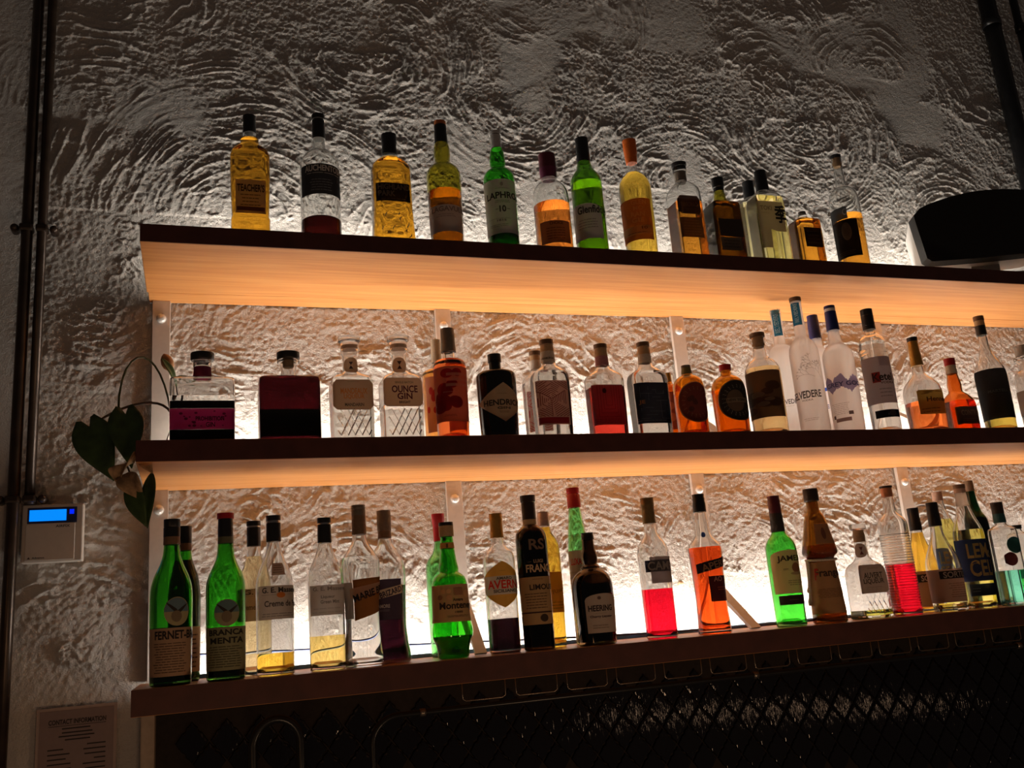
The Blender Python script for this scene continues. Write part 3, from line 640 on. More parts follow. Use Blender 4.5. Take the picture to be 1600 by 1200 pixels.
dict(n='vodka_bottle',sh='m',x=1.7139,D=.29,caps=[['navy',[[.3491,.0134],[.3525,.0144],[.345,.0151]]],['white',[[.3446,.0144],[.3368,.015]]],['navy',[[.3364,.015],[.2842,.0169]]]],body=[[.2864,.0143,1,2],[.2584,.0152,1,2],[.246,.0205,1,2],[.2343,.0304,1,2],[.2204,.0376,1,2],[.2022,.0398,1,2],[0,.0382,1,2]],glass='frost',liq=None,labels=[['rectg',['r',-1.4878,.2325,.3003,.3169],None,[['S','bird',['r',-1.3889,.0951,.2992,.3184],[.7,.72,.75]]]],['rectg',['r',-2.3683,.3994,.0893,.1564],None,[['mountain',1,['r',-2.2897,.5617,.0999,.1618],[.2,.18,.3]],['T','GREY GOOSE',['r',-1.8361,1.2176,.1245,.1369],[.05,.05,.12],0],['L',7,['r',-1.6876,-.4381,.0509,.0823],[.35,.33,.33]],['S','rect',['r',-1.502,-.4567,.0328,.0422],[.2,.14,.13]],['S','rect',['r',-.5778,-.2833,.0488,.0579],[.08,.06,.06]],['S','rect',['r',-1.6579,-1.4729,.0418,.0509],[.1,.07,.07]]]]],desc='frosted vodka bottle with blue cap and violet mountain print, nearest the shelf edge',extra=None),
dict(n='vodka_bottle',sh='m',x=1.8317,D=.29,caps=[['black',[[.342,.0151],[.3459,.0161],[.3304,.0161],[.3293,.0154],[.3282,.0164],[.3003,.0163],[.2992,.0157],[.2981,.0167],[.2883,.0167]]]],body=[[.2906,.0133,1,2],[.2756,.0146,1,2],[.2719,.0206,1,2],[.2648,.0286,1,2],[.2517,.0335,1,2],[.2347,.0354,1,2],[.2295,.0364,1,2],[.2265,.035,1,2],[.2202,.0344,1,2],[.2073,.0356,1,2],[0,.0364,1,2]],glass='clear',liq=['clearliq',.2517],labels=[['rect',['r',-2.4418,.9014,.0789,.2053],[.42,.38,.42],[['S','rect',['r',-.4697,.4955,.1797,.2053],[.33,.29,.33]],['S','rect',['r',-1.1302,-.5509,.1355,.1634],[.22,.03,.03]],['T','Ketel One',['r',-1.088,1.8403,.1391,.1608],[.03,.025,.03],0],['T','VODKA',['r',-.6238,.4784,.1305,.137],[.1,.06,.06],0],['L',3,['r',-.8164,.2199,.0931,.1218],[.25,.22,.25]]]],['rect',['r',-1.3669,.6329,.0405,.0611],[.02,.018,.02],[['S','ell',['r',-.3667,.1646,.0426,.0593],[.12,.09,.08]]]]],desc='clear vodka bottle with black cap and pale lilac label with a red block',extra=None),
dict(n='cognac_bottle',sh='m',x=1.9683,D=.29,caps=[['black',[[.2664,.0133],[.2692,.0141],[.2579,.0135]]],['goldcap',[[.2579,.013],[.2425,.0135],[.1883,.0168]]]],body=[[.1896,.0129,1,2],[.1662,.0162,1,2],[.1567,.0234,1,2],[.1441,.0362,1,2],[.1284,.0461,1,2],[.1097,.0493,1,2],[.0847,.0492,1,2],[0,.0471,1,2]],glass='clear',liq=['redamber',.0854],labels=[['shield',['r',-1.032,.7228,.0421,.1143],[.34,.25,.06],[['T','Hennessy',['r',-.5969,1.0212,.0756,.0925],[.06,.045,.02],0],['L',2,['r',-.9788,.1248,.0482,.0649],[.15,.1,.03]],['blobs',5,['r',-.8376,.434,.0986,.1089],[.15,.1,.03]]]]],desc='bulbous clear cognac bottle with gold neck sleeve and olive yellow label',extra=None),
dict(n='liqueur_bottle',sh='m',x=2.082,D=.29,caps=[['redcap',[[.208,.0132],[.2104,.0143],[.1907,.0146]]],['cream',[[.1907,.0132],[.1669,.0151]]]],body=[[.1682,.0134,1,2],[.1541,.0156,1,2],[.135,.0184,1,2],[.1223,.0178,1,2],[.1144,.0183,1,2],[.108,.0227,1,3.5],[.0938,.031,1,5],[.0796,.035,1,5],[.0686,.0358,1,5],[0,.0355,1,5]],glass='orangeglass',liq=['orangered',.0875],labels=[['rect',['f',-.0357,.0405,.0195,.0676],[.1,.06,.045],[['T','COINTREAU',['f',-.0284,.0415,.0427,.0582],[.22,.14,.1],0],['L',2,['f',-.0293,.0297,.0257,.0365],[.16,.1,.07]]]]],desc='square orange brown liqueur bottle with red cap and dark label',extra=None),
dict(n='cognac_bottle',sh='m',x=2.2171,D=.29,caps=[['brown',[[.334,.0134],[.3373,.0143],[.3239,.0142]]],['creamband',[[.3239,.0134],[.3091,.0139]]],['black',[[.3091,.0139],[.2811,.0142]]]],body=[[.2831,.0116,1,2],[.2565,.0124,1,2],[.2334,.0158,1,2],[.2169,.0214,1,2],[.1973,.0314,1,2],[.1793,.0386,1,2],[.1613,.0408,1,2],[0,.0392,1,2]],glass='clear',liq=['yellowgold',.071],labels=[['rect',['r',-2.6853,.9276,.035,.1756],[.022,.022,.025],[['T','MARTELL',['r',-1.1815,.133,.1078,.1158],[.055,.055,.06],0],['L',1,['r',-1.0842,-.2193,.1008,.103],[.05,.05,.055]]]]],desc='tall clear bottle with charcoal label and yellow spirit showing at its foot',extra=None),
dict(n='spirit_bottle',sh='m',x=2.382,D=.27,caps=[['greybrown',[[.2525,.024],[.2589,.0251],[.2283,.0244]]]],body=[[.2266,.0244,1,2],[.2233,.0318,1,2],[.2155,.0318,1,2],[.2098,.0255,1,2],[.2047,.0238,1,2],[.1879,.0243,1,2],[.1812,.0339,1,2],[.1712,.0401,1,2],[.1578,.0417,1,2],[0,.0409,1,2]],glass='clear',liq=['clearliq',.0553],labels=[['rect',['r',-3.0962,-1.3328,.0542,.1244],[.36,.34,.32],[]]],desc='clear bottle with grey stopper cut off by the right edge of the picture',extra=None),
dict(n='liqueur_bottle',sh='b',x=.0653,D=.315,caps=[['black',[[.3088,.0147],[.3095,.0154],[.2953,.0154],[.2942,.0147],[.2931,.0157],[.2754,.0157]]],['brownband',[[.2754,.0154],[.2606,.0157]]]],body=[[.261,.0143,1,2],[.2413,.0163,1,2],[.2234,.0217,1,2],[.1986,.0324,1,2],[.1775,.0377,1,2],[.1565,.0389,1,2],[0,.0374,1,2]],glass='green',liq=['black',.1044],labels=[['rect',['r',-1.3318,1.1726,.0167,.1033],[.3,.185,.11],[['T','FERNET-BRANCA',['r',-.7729,2.435,.0829,.0985],[.02,.015,.012],0],['L',12,['r',-.8679,.8073,.0217,.0775],[.09,.055,.035]]]],['ell',['r',-.3157,.924,.1067,.1594],[.3,.25,.13],[['S','half',['r',-.3,.8905,.1326,.158],[.1,.15,.17]],['S','bird',['r',-.2084,.7928,.121,.1535],[.03,.025,.02]],['S','ell',['r',.0301,.5178,.1135,.1346],[.16,.12,.07]]]]],desc='green bottle with black cap and tan label, frontmost at left of the bottom shelf',extra=None),
dict(n='liqueur_bottle',sh='b',x=.0873,D=.2,caps=[['black',[[.3081,.0135],[.3084,.0142],[.2731,.0142]]],['brownband',[[.2731,.0138],[.2586,.0142]]]],body=[[.2586,.0131,1,2],[.2426,.0152,1,2],[.2275,.0199,1,2],[.2049,.0274,1,2],[.1824,.0309,1,2],[.16,.0323,1,2],[0,.0309,1,2]],glass='green',liq=['black',.2388],labels=[['rect',['r',-.9727,1.3306,.0184,.105],[.5,.36,.18],[['L',8,['r',-.7926,.939,.0237,.0935],[.1,.06,.04]]]]],desc='green bottle of dark bitter tucked behind the front left green bottle',extra=None),
dict(n='liqueur_bottle',sh='b',x=.1651,D=.315,caps=[['redcap',[[.3166,.0153],[.3173,.0163],[.3062,.0163]]],['black',[[.3062,.0142],[.2705,.0148]]],['greenband',[[.2705,.0145],[.2576,.0148]]]],body=[[.2576,.0145,1,2],[.2358,.0165,1,2],[.2176,.0224,1,2],[.196,.0322,1,2],[.178,.0366,1,2],[.1638,.0372,1,2],[0,.0357,1,2]],glass='green',liq=['black',.0973],labels=[['rect',['r',-1.489,1.361,.0183,.0976],[.19,.18,.095],[['T','BRANCA',['r',-.9588,.9697,.0824,.0935],[.02,.018,.012],0],['T','MENTA',['r',-.8741,.935,.0673,.0783],[.02,.018,.012],0],['L',9,['r',-1.163,.901,.0227,.0635],[.06,.055,.03]]]],['ell',['r',-.6333,.6834,.099,.1491],[.25,.22,.12],[['S','half',['r',-.608,.6596,.1247,.1477],[.09,.14,.14]],['S','bird',['r',-.4799,.5767,.1135,.1442],[.03,.025,.02]],['S','ell',['r',-.2428,.2713,.1059,.1275],[.16,.12,.07]]]]],desc='green mint bitter bottle with red topped cap and green grey label',extra=None),
dict(n='liqueur_bottle',sh='b',x=.2253,D=.2,caps=[['black',[[.3124,.0138],[.3128,.0145],[.3033,.0145]]],['silver',[[.3029,.0134],[.2997,.0137]]],['black',[[.2993,.0141],[.2601,.0144]]]],body=[[.2621,.0133,1,2],[.2426,.0151,1,2],[.2232,.0196,1,2],[.2039,.0279,1,2],[.1886,.0316,1,2],[.1733,.033,1,2],[0,.033,1,2]],glass='clear',liq=['straw',.2387],labels=[['rect',['r',-1.1248,1.3956,.1066,.1713],[.62,.48,.28],[['L',1,['r',-.8345,.0936,.1555,.157],[.2,.13,.07]],['T','Creme de',['r',-.9264,.4454,.1289,.1401],[.15,.1,.06],0],['T','G. E. M',['r',-.6828,1.1901,.1593,.1691],[.1,.07,.05],0]]]],desc='clear bottle of straw yellow liqueur behind the peach liqueur bottle',extra=None),
dict(n='liqueur_bottle',sh='b',x=.2578,D=.31,caps=[['black',[[.3088,.0139],[.3092,.0147],[.2994,.0143]]],['silver',[[.2991,.0132],[.2945,.0139]]],['black',[[.2942,.0143],[.2571,.0146]]]],body=[[.2586,.0135,1,2],[.2385,.016,1,2],[.2126,.0253,1,2],[.1943,.0325,1,2],[.176,.036,1,2],[.1651,.0367,1,2],[0,.0359,1,2]],glass='clear',liq=['gold',.0416],labels=[['rect',['r',-1.0262,1.3585,.105,.1688],[.62,.57,.5],[['T','G. E. Massenez',['r',-.7402,1.5796,.1552,.1659],[.05,.045,.04],0],['L',1,['r',-.9664,1.3379,.1509,.1523],[.15,.13,.12]],['T','Creme de Peche',['r',-.6122,1.7957,.1288,.1405],[.09,.08,.07],0],['L',2,['r',-.7942,1.0667,.1089,.1174],[.2,.18,.16]],['S','ell',['r',.0281,.4885,.1451,.1559],[.55,.2,.05]]]],['rect',['r',-.2345,.5901,.1891,.2132],[.42,.3,.22],[['L',4,['r',-.1613,.4734,.1921,.2106],[.15,.1,.08]]]]],desc='clear peach liqueur bottle with black cap, white label and a small tan sticker',extra=None),
dict(n='liqueur_bottle',sh='b',x=.36,D=.3,caps=[['black',[[.3011,.0134],[.3015,.0141],[.2916,.0137]]],['silver',[[.2913,.0127],[.2879,.0134]]],['black',[[.2875,.0137],[.2506,.0143]]]],body=[[.2523,.013,1,2],[.2372,.016,1,2],[.2154,.0246,1,2],[.1954,.0324,1,2],[.1821,.0354,1,2],[.1689,.036,1,2],[0,.0352,1,2]],glass='clear',liq=['gold2',.0662],labels=[['rect',['r',-1.169,1.2564,.1055,.1643],[.66,.62,.57],[['T','G. E. Massenez',['r',-.8742,1.3596,.1532,.1611],[.22,.2,.18],0],['L',1,['r',-1.0757,1.0639,.151,.152],[.3,.28,.26]],['T','Liqueur',['r',-.4027,.3522,.1367,.1442],[.2,.18,.16],0],['T','Green Mint',['r',-.4297,.6245,.128,.1351],[.2,.18,.16],0],['L',2,['r',-.9783,.8107,.1077,.1222],[.4,.37,.34]]]]],desc='clear liqueur bottle with black cap and faint white label, a third full of golden liqueur',extra=None),
dict(n='liqueur_bottle',sh='b',x=.4318,D=.3,caps=[['greybrown',[[.3245,.0137],[.3251,.0144],[.321,.014],[.3199,.0147],[.3158,.014],[.3147,.0147],[.3036,.0144]]],['brown2',[[.3036,.0144],[.2637,.015]]]],body=[[.2657,.0136,1,2],[.2521,.0149,1,2],[.2384,.0224,1,2],[.2214,.0332,1,2],[.2045,.0385,1,2],[.1877,.0387,1,2],[.1609,.0373,1,2],[.1145,.0341,1,2],[.0816,.0342,1,2],[.049,.0364,1,2],[.0167,.0392,1,2],[0,.0385,1,2]],glass='clear',liq=['clearliq',.2174],labels=[['para',['r',-.6174,1.3598,.0905,.1755],[.24,.09,.025],[]],['band2',['r',-.8408,1.5127,.1335,.1669],[.45,.33,.24],[['T','MARIE BRIZARD',['r',-.6865,2.6598,.1361,.163],[.03,.025,.03],16]]],['rect',['r',-1.6507,-.6661,.0944,.1662],[.45,.44,.42],[]]],desc='waisted clear liqueur bottle with slanted brown label, full of clear spirit',extra=None),
dict(n='liqueur_bottle',sh='b',x=.5002,D=.22,caps=[['greybrown',[[.321,.0144],[.3215,.0151],[.3182,.0148],[.3168,.0155],[.3124,.0148],[.311,.0155],[.277,.0151]]],['brownband',[[.2766,.0143],[.2611,.0147]]]],body=[[.2626,.014,1,2],[.2497,.0164,1,2],[.2354,.025,1,2],[.2176,.0349,1,2],[.1999,.0405,1,2],[.1822,.0419,1,2],[.1611,.0407,1,2],[.1124,.0387,1,2],[.0779,.0378,1,2],[.0437,.0405,1,2],[.0098,.0452,1,2],[0,.0444,1,2]],glass='clear',liq=['purple',.1583],labels=[['rect',['r',-.9849,.6357,.088,.1719],[.05,.035,.06],[['T','AMORE',['r',-.7284,-.0682,.1125,.12],[.4,.36,.36],0],['L',2,['r',-.6918,-.0321,.105,.1101],[.2,.17,.2]]]],['band2',['r',-.9481,.7007,.1289,.1599],[.5,.4,.3],[['T','E BRIZARD',['r',-.8344,.6457,.1323,.1547],[.04,.03,.05],16]]]],desc='waisted bottle of dark purple liqueur with violet label, behind the brown labelled bottle',extra=None),
dict(n='liqueur_bottle',sh='b',x=.6348,D=.17,caps=[['redcap',[[.3148,.0139],[.3152,.0146],[.2951,.0142],[.2933,.0131],[.2732,.0124],[.2533,.0124]]]],body=[[.2551,.0113,1,2],[.2407,.0131,1,2],[.2263,.0181,1,2],[.2137,.0282,1,2],[.2012,.0332,1,2],[.1869,.0343,1,2],[0,.0318,1,2]],glass='palegreen',liq=None,labels=[['rectg',['r',-1.7837,-.3175,.2652,.2797],[.5,.3,.3],[]]],desc='pale green bottle with tall red cap standing behind the bulbous green bottle',extra=None),
dict(n='amaro_bottle',sh='b',x=.6238,D=.28,caps=[['black',[[.2826,.0149],[.283,.0156],[.2754,.0156]]],['creamband',[[.2754,.0159],[.2526,.0159]]]],body=[[.254,.0131,1,2],[.2392,.0142,1,2],[.2272,.0152,1,2],[.1965,.0192,1,2],[.183,.0216,1,2],[.1769,.0206,1,2],[.1722,.0267,1,2],[.1627,.0349,1,2],[.1526,.0376,1,2],[.1358,.0385,1,2],[.076,.0406,1,2],[.0629,.0433,1,2],[.0514,.0445,1,2],[.0416,.0425,1,2],[.0301,.037,1,2],[.0171,.0343,1,2],[0,.0329,1,2]],glass='green',liq=['darkgreen',.0448],labels=[['rect',['r',-1.7209,1.1964,.0727,.1495],[.38,.22,.1],[['T','Montenegro',['r',-.8751,1.606,.0948,.1135],[.03,.02,.015],0],['T','Amaro',['r',-.126,.4524,.1145,.1211],[.05,.03,.02],0],['T','1885',['r',-.0415,.3796,.0903,.0942],[.1,.06,.03],0],['L',2,['r',-.567,.89,.0818,.0863],[.12,.07,.04]],['S','ell',['r',-.7522,-.4859,.131,.1409],[.45,.24,.1]],['S','ell',['r',-.4496,-.2003,.131,.1409],[.5,.28,.12]],['S','ell',['r',-.9606,-.6702,.1184,.129],[.2,.1,.05]],['S','ell',['r',-.45,-.1513,.1178,.129],[.42,.22,.1]],['S','ell',['r',.4874,1.0207,.1201,.1382],[.45,.26,.12]],['S','rect',['r',-.0518,.444,.1267,.1416],[.25,.12,.06]]]],['band',['r',-3.1416,3.1416,.2272,.2389],[.42,.22,.06],[['T','1',['r',-.402,-.1211,.2278,.2367],[.1,.05,.02],0]]]],desc='bulbous footed green amaro bottle with tan label and striped cap',extra=None),
dict(n='amaro_bottle',sh='b',x=.7445,D=.26,caps=[['goldcap',[[.2994,.0136],[.2997,.0147],[.2954,.014],[.2937,.0147],[.2894,.014],[.2876,.0147],[.2822,.0139],[.2794,.0136],[.2456,.015]]]],body=[[.2474,.0128,1,2],[.2333,.0142,1,2],[.2245,.0199,1,2],[.2157,.0298,1,2],[.2052,.0344,1,2],[.1912,.0354,1,2],[0,.0342,1,2]],glass='clear',liq=['blackpurple',.0714],labels=[['loz',['r',-1.5547,1.3165,.0942,.1932],[.56,.3,.05],[['S','rect',['r',-1.4564,1.1816,.122,.1615],[.6,.56,.48]],['T','AVERNA',['r',-1.1526,1.4117,.1342,.1526],[.5,.03,.015],0],['T','AMARO',['r',-.548,.4442,.1533,.1595],[.06,.05,.04],0],['T','SICILIANO',['r',-.7609,.7803,.126,.1328],[.06,.05,.04],0],['L',1,['r',-.3304,.0793,.1711,.1739],[.3,.15,.03]]]]],desc='clear amaro bottle with gold cap and golden lozenge label',extra=None),
dict(n='brandy_bottle',sh='b',x=.8132,D=.29,caps=[['darkbrown',[[.3322,.0165],[.3332,.0172],[.3199,.0168],[.3184,.015],[.3155,.0154],[.2798,.0153]]],['creamband',[[.2795,.0153],[.267,.0153]]]],body=[[.2691,.0146,1,2],[.2649,.0185,1,2],[.2578,.027,1,2],[.2472,.033,1,2],[.2338,.0347,1,2],[0,.0334,1,2]],glass='brownglass',liq=['black',.2514],labels=[['rect',['r',-1.4804,.9521,.0531,.1533],[.33,.2,.09],[['T','LIMOUSIN',['r',-.6706,1.4269,.1254,.1373],[.03,.02,.015],0],['L',6,['r',-1.0804,.4532,.0849,.1203],[.12,.07,.035]],['L',1,['r',-.5425,.3283,.1465,.1492],[.12,.07,.035]],['S','rect',['r',-1.6017,.7765,.0768,.0795],[.04,.02,.015]],['S','clover',['r',-.1507,.3834,.0581,.0741],[.04,.025,.015]]]],['rectg',['r',-.9141,1.1873,.1611,.1886],None,[['T','FRANCOLI',['r',-.806,1.6329,.1629,.18],[.45,.3,.17],0],['T','LUIGI',['r',-.291,.3191,.1827,.1903],[.3,.2,.12],0],['L',1,['r',-.7116,-.396,.1848,.1862],[.3,.2,.12]],['T','RS',['r',-.5094,.5112,.211,.2347],[.14,.09,.06],0]]]],desc='slender dark brown brandy bottle with tan lower label and tan lettering',extra=None),
dict(n='grappa_bottle',sh='b',x=.8835,D=.19,caps=[['silverpink',[[.3066,.0128],[.3068,.0136],[.3023,.0132],[.3011,.0139],[.2741,.0143]]]],body=[[.276,.0135,1,2],[.261,.0158,1,2],[.2479,.0232,1,2],[.2331,.0299,1,2],[.2183,.0321,1,2],[0,.0299,1,2]],glass='clear',liq=['goldamber',.2703],labels=[['rect',['r',-.9125,1.2303,.0755,.1658],[.5,.28,.1],[['T','Riserva',['r',-.1554,1.538,.1172,.1351],[.3,.16,.05],12],['L',3,['r',-.2562,.8549,.0815,.1011],[.25,.14,.05]]]]],desc='amber yellow bottle with silver cap behind the slender brown bottle',extra=None),
dict(n='liqueur_bottle',sh='b',x=.9612,D=.2,caps=[['redcap',[[.3589,.0145],[.3596,.0153],[.347,.0152],[.3458,.0137],[.3439,.0145],[.3424,.0156],[.3126,.0159]]]],body=[[.3141,.014,1,2],[.2883,.0166,1,2],[.2581,.0204,1,2],[.2281,.0233,1,2],[.2113,.0244,1,2],[.1174,.0245,1,2],[0,.0242,1,2]],glass='palegreen',liq=None,labels=[['band',['r',-3.1416,3.1416,.0058,.2113],[.66,.58,.45],[['T','LUXARDO',['r',-1.2521,.7169,.1782,.1936],[.45,.03,.03],0],['L',3,['r',-2.1367,-.2533,.1315,.1679],[.4,.34,.25]]]]],desc='tall green bottle with red cap and straw white wrapping on its lower half',extra=None),
dict(n='liqueur_bottle',sh='b',x=.9446,D=.3,caps=[['black',[[.243,.0129],[.243,.014],[.2387,.0133],[.2376,.014],[.2276,.0144]]]],body=[[.2297,.0126,1,2],[.2083,.0143,1,2],[.1941,.0179,1,2],[.1817,.0178,1,2],[.1729,.0164,1,2],[.1676,.0214,1,2],[.1637,.0214,1,2],[.1581,.0285,1,2],[.1482,.0384,1,2],[.1342,.044,1,2],[.1168,.0457,1,2],[0,.0422,1,2]],glass='brownglass',liq=['black',.1307],labels=[['arch',['r',-.8374,1.0538,.025,.1075],[.34,.27,.22],[['T','HEERING',['r',-.6988,.5524,.0703,.0832],[.03,.02,.02],0],['T','Cherry Liqueur',['r',-.646,.4962,.0554,.0615],[.08,.05,.05],0],['L',1,['r',-.467,.3083,.0649,.0662],[.2,.15,.12]],['L',2,['r',-.6152,.3438,.0328,.0429],[.2,.15,.12]],['S','ell',['r',-.2195,-.0405,.0948,.1016],[.1,.06,.05]]]]],desc='stout dark brown cherry liqueur bottle with black cap and arched grey label',extra=None),
dict(n='liqueur_bottle',sh='b',x=1.1083,D=.29,caps=[['bronze',[[.3167,.0152],[.3171,.0159],[.3125,.0152],[.3111,.0159],[.3062,.0152],[.3048,.0159],[.2992,.0152],[.2915,.0148],[.2575,.0155]]]],body=[[.2596,.0137,1,2],[.2378,.0147,1,2],[.2275,.0192,1,2],[.2155,.028,1,2],[.2018,.0341,1,2],[.1881,.0361,1,2],[0,.0353,1,2]],glass='clear',liq=['campari',.1088],labels=[['rect',['r',-.7277,1.1279,.1212,.18],[.26,.23,.24],[]],['rect',['r',-1.0717,1.2948,.1465,.1726],[.02,.02,.035],[['T','CAMPARI',['r',-.8772,1.8985,.1498,.1692],[.55,.5,.47],0]]]],desc='clear bottle of bright red liqueur with bronze cap and navy label',extra=None),
dict(n='liqueur_bottle',sh='b',x=1.2385,D=.3,caps=[['black',[[.3195,.0139],[.3198,.0146],[.3116,.0139],[.3098,.0149],[.3027,.0142],[.2974,.0153],[.2779,.0152]]]],body=[[.28,.0142,1,2],[.2532,.0159,1,2],[.2235,.0189,1,2],[.2165,.0227,1,2],[.2095,.0295,1,2],[.1991,.037,1,2],[.1887,.0387,1,2],[.1594,.0375,1,2],[.1183,.0356,1,2],[.0742,.0348,1,2],[.044,.036,1,2],[0,.0381,1,2]],glass='clear',liq=['aperol',.195],labels=[['band2',['r',-1.2279,1.0276,.1346,.1719],[.02,.018,.035],[['T','APEROL',['r',-.8784,1.4725,.1397,.1702],[.58,.34,.2],12]]],['rect',['r',-.5139,1.108,.0708,.1278],[.06,.025,.035],[['T','AO',['r',-.2031,.418,.115,.1265],[.6,.42,.35],0],['L',2,['r',-.0122,.7936,.0942,.1043],[.3,.12,.08]]]],['ell',['r',-.7542,-.2005,.2172,.2299],[.03,.05,.16],[]]],desc='clear waisted bottle of orange red aperitif with black cap and slanted navy label',extra=None),
dict(n='whiskey_bottle',sh='b',x=1.445,D=.3,caps=[['maroon',[[.3079,.0137],[.3084,.0144],[.2982,.014],[.2972,.0147],[.2661,.0149]]],['blackband',[[.2661,.0149],[.2218,.0165]]]],body=[[.2238,.0155,1,2],[.2158,.0181,1,2],[.2058,.0264,1,2],[.1925,.0338,1,2],[.1793,.0363,1,2],[.1628,.0365,1,2],[0,.0355,1,2]],glass='green3',liq=None,labels=[['arch',['r',-1.4396,1.3013,.0752,.1761],[.55,.44,.2],[['T','JAMESON',['r',-.9349,1.6235,.1461,.163],[.04,.03,.02],0],['S','ell',['r',-.0538,.6204,.1221,.1455],[.2,.09,.04]],['S','ell',['r',-.1923,.6758,.117,.1241],[.3,.22,.1]],['L',3,['r',-.5164,.9238,.0922,.1066],[.2,.15,.08]],['T','EST.',['r',-.6027,-.2533,.1286,.1325],[.2,.15,.08],0]]],['rect',['r',-1.1846,1.0251,.0496,.0707],[.02,.015,.012],[['L',1,['r',-.5858,.2012,.0592,.0617],[.15,.11,.07]]]]],desc='bright green whiskey bottle with maroon cap and cream label',extra=None),
dict(n='liqueur_bottle',sh='b',x=1.5541,D=.3,caps=[['darkbrown',[[.3224,.0151],[.3222,.0177],[.3166,.0184],[.2932,.0183],[.2904,.0157]]]],body=[[.2904,.0144,1,2],[.2753,.0147,1,2],[.265,.0169,1,2],[.2595,.0202,1,2],[.2513,.0241,1,2],[.2173,.0317,1,2],[.1768,.0406,1,2],[.1684,.0422,1,2],[.1617,.0408,1,2],[.156,.0341,1,2],[.1517,.0318,1,2],[.1467,.0318,1,2],[.0968,.0357,1,2],[.0508,.0387,1,2],[.0183,.0404,1,2],[0,.0403,1,2]],glass='brownglass2',liq=['darkbrown',.1835],labels=[['rect',['r',-1.8437,1.3931,.0214,.1426],[.3,.16,.07],[['T','Frangelico',['r',-1.2066,1.6678,.1024,.1261],[.05,.03,.02],0],['T','F',['r',-1.2289,-.9579,.1005,.1281],[.32,.03,.02],0],['L',6,['r',-1.1871,.737,.0575,.0802],[.14,.07,.035]],['L',1,['r',-1.0092,.2355,.0397,.0429],[.3,.18,.08]]]],['rect',['r',-.7811,.6983,.1842,.2343],[.26,.13,.06],[['S','ell',['r',-.3272,.0008,.1957,.2241],[.13,.05,.03]]]]],desc='brown monk shaped liqueur bottle tied with a white rope around its waist',extra='rope'),
dict(n='liqueur_bottle',sh='b',x=1.6927,D=.28,caps=[['glasscap',[[.2307,.0184],[.2304,.0197],[.2199,.0204],[.2157,.0151]]],['cork',[[.2157,.0131],[.1869,.0124]]]],body=[[.2095,.0138,1,2],[.2025,.0151,1,2],[.1956,.0144,1,2],[.1507,.0163,1,2],[.1421,.018,.9,5.5],[.1318,.0304,.8,9],[.1199,.0385,.8,9],[.1062,.0404,.8,9],[0,.0419,.8,9]],glass='clear',liq=['greenyellow',.0202],labels=[['oct',['f',-.0667,.0402,.0602,.1289],[.27,.21,.17],[['T','AUVERT',['f',-.0318,.0231,.0957,.1098],[.05,.04,.03],0],['T','LIQUEUR',['f',-.035,.0255,.081,.095],[.05,.04,.03],0],['L',1,['f',-.0198,.0172,.118,.1214],[.14,.1,.08]],['L',1,['f',-.0286,.0184,.0729,.0756],[.14,.1,.08]]]],['ell',['r',-2.0302,.3228,.1476,.183],[.27,.2,.16],[['S','hourglass',['r',-.9681,-.379,.1551,.1737],[.1,.03,.03]]]]],desc='clear cut glass liqueur bottle with grey octagonal label, nearly empty',extra='facets'),
dict(n='liqueur_bottle',sh='b',x=1.8013,D=.28,caps=[['darkbrown',[[.3238,.0153],[.3246,.016],[.3192,.0153]]],['copper',[[.3192,.014],[.2962,.014]]]],body=[[.2987,.0133,1,2],[.2933,.0139,1,2],[.2553,.0155,1,2],[.2504,.0198,1,2],[.2415,.029,1,2],[.2326,.0343,1,2],[.2219,.0362,1,2],[0,.0358,1,2]],glass='clear',liq=['campari',.1255],labels=[],desc='ribbed clear bottle half full of bright red syrup',extra='ribs'),
dict(n='liqueur_bottle',sh='b',x=1.9621,D=.18,caps=[['black',[[.2747,.0146],[.2746,.0153],[.2451,.0149],[.2436,.0156],[.2143,.0162]]]],body=[[.2166,.0145,1,2],[.1926,.0179,1,2],[.1666,.0254,1,2],[.1444,.0315,1,2],[.1259,.0348,1,2],[.1076,.0354,1,2],[0,.0336,1,2]],glass='clear',liq=['amberyel',.2076],labels=[['rect',['r',-1.4525,.8043,.0135,.1054],[.34,.22,.17],[['S','rect',['r',-1.2545,.9709,.0764,.097],[.03,.025,.02]],['T','SORTILEGE',['r',-.9817,1.311,.0789,.0941],[.55,.45,.38],0]]]],desc='amber liqueur bottle with black cap between the red syrup and a tan labelled bottle',extra=None),
dict(n='liqueur_bottle',sh='b',x=1.9188,D=.3,caps=[['black',[[.2745,.0138],[.2745,.0148],[.25,.0144],[.2486,.0151],[.2135,.016]]]],body=[[.2157,.014,1,2],[.1929,.0163,1,2],[.1716,.0233,1,2],[.1469,.0336,1,2],[.1259,.0406,1,2],[.1084,.0424,1,2],[.0944,.0423,1,2],[0,.0405,1,2]],glass='clear',liq=['straw2',.0202],labels=[['rect',['r',-2.312,1.1199,.0224,.1038],[.38,.25,.19],[['S','rect',['r',-1.0447,1.2773,.0797,.099],[.03,.022,.02]],['T','SORTILEGE',['r',-.8276,1.4353,.0818,.0969],[.55,.46,.4],0],['L',7,['r',-.6504,.6547,.0326,.0701],[.2,.12,.09]]]]],desc='clear whisky liqueur bottle with black cap and pinkish tan label',extra=None),
